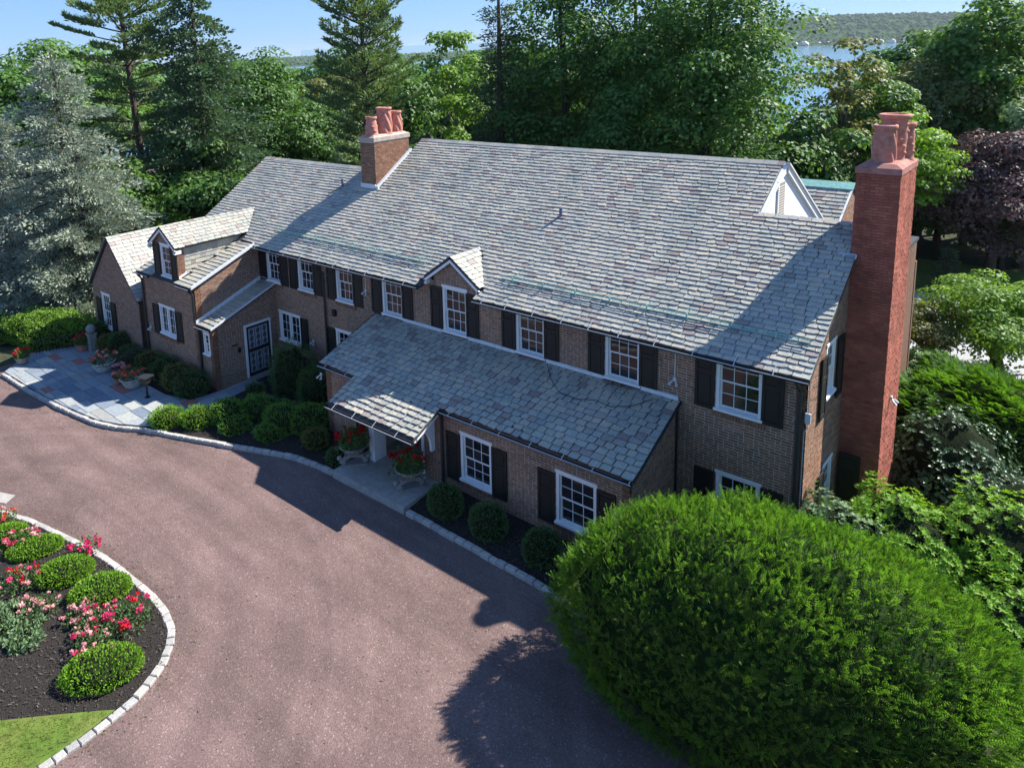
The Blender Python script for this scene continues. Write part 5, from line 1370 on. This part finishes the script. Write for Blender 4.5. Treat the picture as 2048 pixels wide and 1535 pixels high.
deciduous('azalea_tree', 'low sprawling shrub at the chimney side below the pool', .2, 14.2, 1.3, 1.2, M['mid'], 3500, base=.1, L=.13, W=.08, blobs=36, z=G0, cat='shrub')
conifer('dwarf_spruce', 'small cone shaped evergreen behind the pool railing', -1.2, 28.4, 1.9, .75, M['spruce'], 'blue', .03, .2, 7, n_side=4, L=.22, W=.07)

# --- shrubs in the beds, each its own
def ms(kind, label, x, y, r, h, mk, **kw):
    return mound(kind, label, 'shrub', (x, y, kw.pop('z', -.2)), r, r * kw.pop('yy', random.uniform(.78, 1.0)), h, M[mk], bump=kw.pop('bump', .11), rz=random.random() * 3, **kw)
ms('azalea_shrub', 'sunlit lime green shrub at the tip of the path bed', -20.0, -5.75, 0.62, 0.59, 'topiary', n=2000)
ms('azalea_shrub', 'half lit green shrub second from the tip of the path bed', -19.0, -5.05, 0.64, 0.66, 'topiary', n=2000)
ms('azalea_shrub', 'green shrub along the path behind the two sunlit ones', -18.3, -4.25, 0.77, 0.86, 'azalea', n=2200)
ms('boxwood_ball', 'small dome shrub nearest the kerb in the middle of the bed', -17.6, -4.45, 0.58, 0.51, 'azalea', n=1700, z=-.22)
ms('azalea_shrub', 'rounded shrub between path and entry evergreen', -17.7, -3.3, 0.77, 0.75, 'azalea', n=2200, z=-.14)
ms('azalea_shrub', 'very small shrub at the doormat edge', -19.3, -2.3, 0.40, 0.41, 'darkshrub', n=1000, z=-.12)
ms('azalea_shrub', 'big spreading azalea in the middle of the bed', -16.2, -3.2, 0.89, 0.86, 'azalea', n=2600, z=-.16)
ms('azalea_shrub', 'big shaded azalea next to the lean-to wall', -15.3, -2.75, 0.81, 0.90, 'azalea', n=2400, z=-.12)
ms('boxwood_ball', 'small dome shrub second along the kerb', -16.1, -3.95, 0.58, 0.49, 'azalea', n=1700, z=-.2)
ms('azalea_shrub', 'dark shrub tucked at the left end of the lean-to', -14.9, -3.05, 0.44, 0.66, 'darkshrub', n=1300, z=-.16)
ms('azalea_shrub', 'yellow tipped rounded shrub left of the porch', -14.35, -3.35, 0.48, 0.64, 'yellowshrub', n=1500, z=-.18)
ms('azalea_shrub', 'small dark shrub at the foot of the left urn', -12.98, -3.55, 0.37, 0.48, 'darkshrub', n=1100, z=-.2)
feather_ = mound('entry_evergreen', 'upright dark evergreen below the casement window', 'shrub', (-18.2, -1.25, -.08), .92, .85, 1.95, M['darkshrub'], 4200, .13, .03, bump=.16, spread=.6)
mound('entry_evergreen', 'lower dark evergreen beside the downpipe', 'shrub', (-16.7, -1.35, -.08), .7, .65, 1.35, M['darkshrub'], 2800, .13, .03, bump=.16, spread=.6)
for lab, x, r, h in (('clipped round shrub nearest the porch slab', -8.45, .62, .76), ('clipped round shrub between the two lean-to windows', -6.9, .60, .80), ('clipped round shrub at the right lean-to window', -5.15, .55, .80), ('clipped round shrub half hidden by the big yew', -4.15, .42, .74)):
    ms('boxwood_ball', lab, x, -3.42, r, h, 'darkshrub', n=2600, L=.06, W=.03, bump=.03, z=-.14)
for a in (('dark low evergreen at the vestibule corner', -21.45, -3.85, .78, .86, 'darkshrub'), ('yellowish leaved shrub left of the vestibule corner', -22.35, -3.85, .74, .95, 'yellowshrub'), ('dark green shrub below the bay window', -23.5, -3.7, .76, .92, 'darkshrub'), ('olive flecked shrub behind the white bowls', -24.75, -3.8, .68, .88, 'yellowshrub'), ('grey green mound behind the left bowl', -25.8, -3.95, .68, .74, 'greyshrub'), ('low dark mound left of the grey one', -26.75, -3.75, .6, .66, 'darkshrub'), ('yellow green round shrub beside the red geraniums', -28.7, -3.8, .58, .72, 'yellowshrub'), ('tall dark shrub below the far left wing', -29.9, -3.7, .74, 1.1, 'darkshrub'), ('dark shrub at the foot of the far left downpipe', -27.9, -3.55, .72, .98, 'darkshrub')):
    ms('bed_shrub', a[0], a[1], a[2], a[3], a[4], a[5], n=2000, z=-.1, bump=.12, spread=1.0)
mound('hedge', 'loose sunlit hedge along the far edge of the patio', 'hedge', (-32.9, -4.9, -.3), 2.5, 1.3, 1.45, M['bright'], 9000, .13, .075, bump=.14, spread=1.1, rz=.5)  # brighter leaf colour stands in for sunlight on this hedge
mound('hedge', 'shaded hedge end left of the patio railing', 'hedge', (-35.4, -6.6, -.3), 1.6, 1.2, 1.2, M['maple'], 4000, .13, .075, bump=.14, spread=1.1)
# island topiary
for lab, x, y, rx, ry, h in (('farthest low boxwood cushion at the left edge of the island', -17.35, -12.3, .62, .5, .34), ('flat boxwood cushion with pink roses in front', -16.15, -11.95, .72, .48, .28), ('bright boxwood cushion, third along the island kerb', -14.4, -11.85, .72, .54, .40), ('boxwood cushion close to the kerb bend', -13.0, -11.55, .74, .55, .38), ('nearest boxwood cushion beside the lawn strip', -10.45, -12.7, .86, .62, .44)):
    mound('boxwood_cushion', lab, 'shrub', (x, y, -.27), rx, ry, h, M['topiary'], 3000, .06, .034, bump=.035, group='boxwood cushions on the island', rz=math.radians(62))
mound('ground_cover', 'pale green ground cover at the left edge of the island', 'plant', (-13.5, -13.45, -.27), 1.0, .5, .2, M['pale'], 1900, .10, .06, bump=.2, spread=1.3)

# --- flowers
def bloom_mesh(key, m, r=.075, n=14):
    if key in CACHE: return CACHE[key]
    d = rdir(n); d[:, 2] = np.abs(d[:, 2]) * .8 + .1
    P = unit(d) * r * .25; D = unit(d) + rdir(n) * .3
    o = plant('bloom', blades(P, D, r * 1.1, r * 1.0, rdir(n), .1), m); CACHE[key] = o.data; bpy.data.objects.remove(o); return CACHE[key]
def bush(name, label, cat, loc, r, h, fol, blooms, group=None, n=600, parent=None, L=.08, W=.05, lift=0.0):
    """an airy bush: thin stems, scattered leaves and single blooms"""
    t = parent or thing(name, label, cat, loc, 0, group)
    st = MB(); tips = []
    for i in range(max(8, len(blooms))):
        a = random.random() * 6.3; q = r * math.sqrt(random.random()); tip = (q * math.cos(a), q * math.sin(a), lift + h * random.uniform(.6, 1.0) * (1 - .35 * q / r)); tips.append(tip)
        st.tube([(0, 0, lift), (tip[0] * .6, tip[1] * .6, lift + (tip[2] - lift) * .6), tip], [.008, .006, .004], 4, cap=False)
    st.build('stem', M['rosefol'], t)
    P, N = on_dome(n, r, r, h * .8, -.1, .15); P *= (.55 + .45 * rng.random((len(P), 1))); P[:, 2] = P[:, 2] + lift + h * .12
    plant('foliage', blades(P, N * .5 + rdir(len(P)), L * rng.uniform(.7, 1.2, len(P)), W), M[fol], parent=t)
    for (m, rr), tip in zip(blooms, tips):
        o = link('bloom', bloom_mesh(('bloom', m, rr), M[m], rr), t, tip); o.rotation_euler = (random.uniform(-.5, .5), random.uniform(-.5, .5), random.random() * 6)
    return t
RS = 'rose bushes on the island'
def roses(label, x, y, r, h, cols, n=500): bush('rose_bush', label, 'rose bush', (x, y, -.26), r, h * .72, 'rosefol', [(random.choice(cols), random.choice([.05, .06, .075])) for _ in range(int(8 + r * 24))], RS, n)
roses('hot pink rose bush closest to the kerb bend', -11.55, -11.55, .62, .7, ['pinkpetal', 'pinkpetal', 'redpetal'], 620)
roses('pink rose bush above the nearest boxwood cushion', -11.3, -12.5, .5, .6, ['pinkpetal', 'palepetal'], 450)
roses('fading pink rose bush left of the hot pink one', -12.0, -12.2, .5, .5, ['palepetal', 'pinkpetal'], 450)
roses('red and pink rose bush at the left edge of the island', -14.95, -12.75, .55, .62, ['pinkpetal', 'redpetal', 'palepetal'], 500)
roses('pale rose bush between the first two boxwood cushions', -16.7, -12.1, .5, .6, ['palepetal', 'palepetal', 'pinkpetal'], 450)
roses('coral rose bush at the far tip of the island', -18.3, -12.2, .5, .6, ['coralpetal', 'palepetal'], 450)
roses('thin rose bush leaning over the island kerb', -14.9, -11.1, .42, .8, ['pinkpetal'], 160)
roses('whitish rose bush behind the ground cover', -13.6, -12.85, .5, .5, ['palepetal'], 420)
roses('leafy rose bush with few flowers left of the kerb bend', -12.6, -12.2, .45, .45, ['palepetal'], 420)

def bowl(name, label, loc, r, h, m, fol, petals, ph, n=500, leaves=.09, group=None):
    t = thing(name, label, 'planter', loc, random.random(), group)
    mb = MB(); mb.lathe((0, 0, 0), [(.001, 0), (r * .62, 0), (r * .66, .03), (r * .86, h * .5), (r, h * .9), (r * 1.07, h * .93), (r * 1.07, h), (r * .95, h), (r * .9, h * .85), (.001, h * .82)], 24)
    mb.build('pot', M[m], t, smooth=True)
    bush(None, None, None, None, r * 1.15, ph, fol, [(random.choice(petals), random.choice([.075, .09, .11])) for _ in range(13)], n=n, parent=t, lift=h * .8, L=leaves, W=leaves * .75)
    return t
bowl('geranium_pot', 'red geraniums in a pot at the left end of the patio', (-30.35, -7.05, -.12), .3, .32, 'stone', 'geranium', ['redpetal'], .55, 420)
bowl('geranium_pot', 'red geraniums in a pot beside the patio railing', (-29.7, -4.6, -.12), .3, .32, 'terra', 'geranium', ['redpetal', 'redpetal', 'coralpetal'], .6, 420)
bowl('planter_bowl', 'wide white bowl of coral flowers, the left of two', (-26.6, -5.05, -.12), .5, .42, 'bowl', 'darkshrub', ['coralpetal', 'palepetal'], .55, 500)
bowl('planter_bowl', 'wide white bowl of coral flowers next to the lamp', (-24.0, -5.05, -.12), .48, .4, 'bowl', 'darkshrub', ['coralpetal'], .55, 500)
bowl('terracotta_pot', 'terracotta pot of pale flowers between the bowls', (-25.3, -4.95, -.12), .25, .3, 'terra', 'purple', ['palepetal'], .4, 260)
bowl('terracotta_pot', 'smaller terracotta pot against the right bowl', (-24.75, -5.3, -.12), .19, .26, 'terra', 'geranium', ['coralpetal', 'palepetal'], .3, 180)
def urn(label, loc, rz):
    t = thing('garden_urn', label, 'urn', loc, rz)
    mb = MB()
    mb.box(-.42, .42, -.17, .17, 0, .07); mb.box(-.30, .30, -.13, .13, .29, .37)
    for sg in (-1, 1):
        pts = [(sg * (.30 + .10 * math.sin(k * .7)), 0, .07 + .24 * k / 8) for k in range(9)]; mb.tube(pts, [.11, .1, .085, .075, .07, .07, .08, .09, .1], 8)
        mb.lathe((sg * .46, 0, .25), [(.001, -.09), (.06, -.07), (.095, 0), (.06, .07), (.001, .09)], 10)
    mb.build('carved_base', M['stone'], t, smooth=False)
    mb = MB(); mb.lathe((0, 0, .37), [(.001, 0), (.2, 0), (.22, .03), (.34, .13), (.42, .24), (.46, .27), (.46, .31), (.4, .31), (.38, .26), (.001, .25)], 24); mb.build('urn_bowl', M['stone'], t, smooth=True)
    bush(None, None, None, None, .55, .72, 'geranium', [('redpetal', random.choice([.085, .1, .11])) for _ in range(15)], n=700, parent=t, lift=.6, L=.1, W=.08)
urn('stone urn of red geraniums left of the porch post', (-12.3, -3.45, -.055), .9)
urn('stone urn of red geraniums at the right of the porch slab', (-9.95, -3.3, -.055), 1.1)

# path lamp, railing, mat
t = thing('path_lamp', 'short post lamp with square slate top on the patio', 'lamp', (-22.5, -5.2, -.125), .3)
mb = MB(); mb.tube([(0, 0, 0), (0, 0, .62)], [.05, .035], 8); mb.box(-.09, .09, -.09, .09, 0, .03); mb.build('post', M['iron'], t)
mb = MB(); mb.box(-.16, .16, -.16, .16, .62, .86); mb.build('lantern', M['iron'], t)
mb = MB(); mb.box(-.24, .24, -.24, .24, .86, .9); mb.build('top_plate', M['gutter'], t)
tag(poly_sheet('door_mat', [(-20.35, -1.55, -.105), (-19.75, -1.55, -.105), (-19.75, -.55, -.105), (-20.35, -.55, -.105)], M['iron'], thick=.015, kind=None), 'dark mat before the iron door', 'mat')
def railing(label, a, b, h, step, z):
    a, b = Vector((*a, 0)), Vector((*b, 0)); t = thing('iron_railing', label, 'railing', (a.x, a.y, z)); d = b - a; L_ = d.length; d.normalize()
    mb = MB(); mb.tube([(0, 0, h), tuple(d * L_ + Vector((0, 0, h)))], .022, 6); mb.build('top_rail', M['iron'], t)
    mb = MB(); mb.tube([(0, 0, .1), tuple(d * L_ + Vector((0, 0, .1)))], .015, 6); mb.build('bottom_rail', M['iron'], t)
    b_ = MB(); b_.tube([(0, 0, 0), (0, 0, h)], .013, 5); me = b_.build('baluster', M['iron'], t); k = 1
    while k * step < L_:
        o = link('baluster', me.data, t, tuple(d * k * step)); k += 1
railing('low black railing at the back of the patio', (-31.0, -6.2), (-30.3, -4.3), .6, .14, -.13)
railing('black iron railing behind the pool patio', (-3.2, 27.0), (6, 27.0), 1.0, .17, -.32)
railing('black iron railing at the right edge below the azalea', (2.6, 14.4), (5.2, 16.4), 1.1, .13, -.3)
tag(poly_sheet('drain_cover', [(-23.6, -11.3, ZD + .012), (-22.75, -11.1, ZD + .012), (-22.85, -10.75, ZD + .012), (-23.7, -10.95, ZD + .012)], M['iron'], thick=.02, kind=None), 'dark drain grate set into the drive near the left edge', 'drain cover')
tag(poly_sheet('utility_cover', [(-20.1, -12.0, ZD + .014), (-19.35, -11.62, ZD + .014), (-19.6, -11.25, ZD + .014), (-20.4, -11.6, ZD + .014)], M['concrete'], thick=.02, kind=None), 'pale concrete cover in the drive above the island tip', 'utility cover')
t = thing('garden_ball', 'pale stone ball on a plinth below the far left wing', 'ornament', (-29.3, -4.3, -.1))
mb = MB(); mb.box(-.16, .16, -.16, .16, 0, .75); mb.box(-.2, .2, -.2, .2, .75, .82); mb.build('plinth', M['stone'], t)
mb = MB(); mb.lathe((0, 0, .82), [(.001, 0), (.1, .01), (.19, .09), (.22, .2), (.19, .31), (.1, .39), (.001, .41)], 16); mb.build('ball', M['stone'], t, smooth=True)
# pool furniture
def chair(label, loc, rz):
    t = thing('patio_chair', label, 'chair', loc, rz, 'pool chairs')
    mb = MB(); mb.box(-.26, .26, -.26, .26, .40, .44); mb.build('seat', M['metal_white'], t)
    mb = MB(); mb.fbox((-.26, .24, .46), (.52, 0, 0), (0, .16, .52), (0, -.03, .01)); mb.build('backrest', M['metal_white'], t)
    for sx in (-1, 1):
        for sy in (-1, 1): m2 = MB(); m2.tube([(sx * .24, sy * .22, .42), (sx * .27, sy * .3, 0)], .018, 6); m2.build('leg', M['metal_white'], t)
        m2 = MB(); m2.tube([(sx * .28, .26, .64), (sx * .29, -.2, .64), (sx * .27, -.26, .42)], .018, 6); m2.build('armrest', M['metal_white'], t)
chair('white metal chair alone on the pool patio', (-1.0, 22.6, -.32), 2.4)
chair('white metal chair half hidden by the azalea', (-.1, 21.6, -.32), .6)
t = thing('patio_table', 'round pale table behind the white pool chair', 'table', (-.2, 24.2, -.32))
mb = MB(); mb.lathe((0, 0, 0), [(.001, .70), (.62, .70), (.62, .74), (.001, .74)], 24); mb.build('tabletop', M['metal_white'], t)
mb = MB(); mb.tube([(0, 0, 0), (0, 0, .7)], .05, 8); mb.lathe((0, 0, 0), [(.3, 0), (.3, .03), (.05, .06)], 16); mb.build('pedestal', M['grey_metal'], t)

# neighbouring houses seen in scraps between the trees
def neighbour(label, x, y, wd, dp, h, rh, roofc, wallc, rz=0):
    t = thing('neighbour_house', label, 'house', (x, y, ground_z(x, y)), rz)
    mb = MB(); mb.box(-wd / 2, wd / 2, -dp / 2, dp / 2, 0, h); mb.build('wall', mat('neighbour_wall', wallc, .9), t)
    mb = MB(); mb.prism([(-dp / 2 - .4, h - .1), (dp / 2 + .4, h - .1), (0, h + rh)], (-wd / 2 - .4, 0, 0), (0, 1, 0), (0, 0, 1), (wd + .8, 0, 0)); mb.build('roof', mat('neighbour_roof', roofc, .9, noise=(3, .15)), t)
    for i in range(3):
        m2 = MB(); m2.box(-wd / 2 + wd * (i + .5) / 3 - .5, -wd / 2 + wd * (i + .5) / 3 + .5, -dp / 2 - .05, -dp / 2, .9, 2.3); wn = m2.build('window', M['white'], t)
        m3 = MB(); m3.box(-wd / 2 + wd * (i + .5) / 3 - .42, -wd / 2 + wd * (i + .5) / 3 + .42, -dp / 2 - .07, -dp / 2 - .052, .98, 2.22); m3.build('pane', M['glass'], wn)
neighbour('grey roofed neighbour house behind the right end of the ridge', -15.6, 47, 6.5, 7, 3.2, 1.9, (.24, .23, .23), (.45, .43, .4), .25)
neighbour('dark roofed neighbour house between spruce and left roof', -62, 21, 13, 8, 1.6, 2.2, (.11, .10, .10), (.3, .28, .26), .5)
neighbour('low neighbour house just above the left dormer', -57, 16, 7, 6, .9, 1.2, (.09, .09, .095), (.7, .7, .7), .4)
neighbour('brick neighbour house right of the dark trees', -56.5, 33, 5, 6, 6.0, 2.5, (.2, .12, .09), (.33, .15, .11), .3)

# grass of the island lawn: loose blades
n = 9000
gx = rng.uniform(-13, -9.1, n); gy = rng.uniform(-17.5, -12.9, n)
keep = (gy < -13.0 - (-9.3 - gx) * 1.07) & (gx < -9.33 - np.maximum(0, -gy - 14.6) * .22)
P = np.stack([gx[keep], gy[keep], np.full(keep.sum(), -.252)], 1); m_ = len(P)
g = mesh_np('grass', blades(P, rdir(m_) * .5 + np.array([0, 0, 1.0]), rng.uniform(.05, .1, m_), .012), quads(np.zeros((m_ * 4, 3))), leaf('grass_blade', [(.13, .2, .03), (.17, .24, .04), (.10, .16, .025), (.24, .25, .07)], .3), tint=rng.random(m_))
g['kind'] = 'stuff'
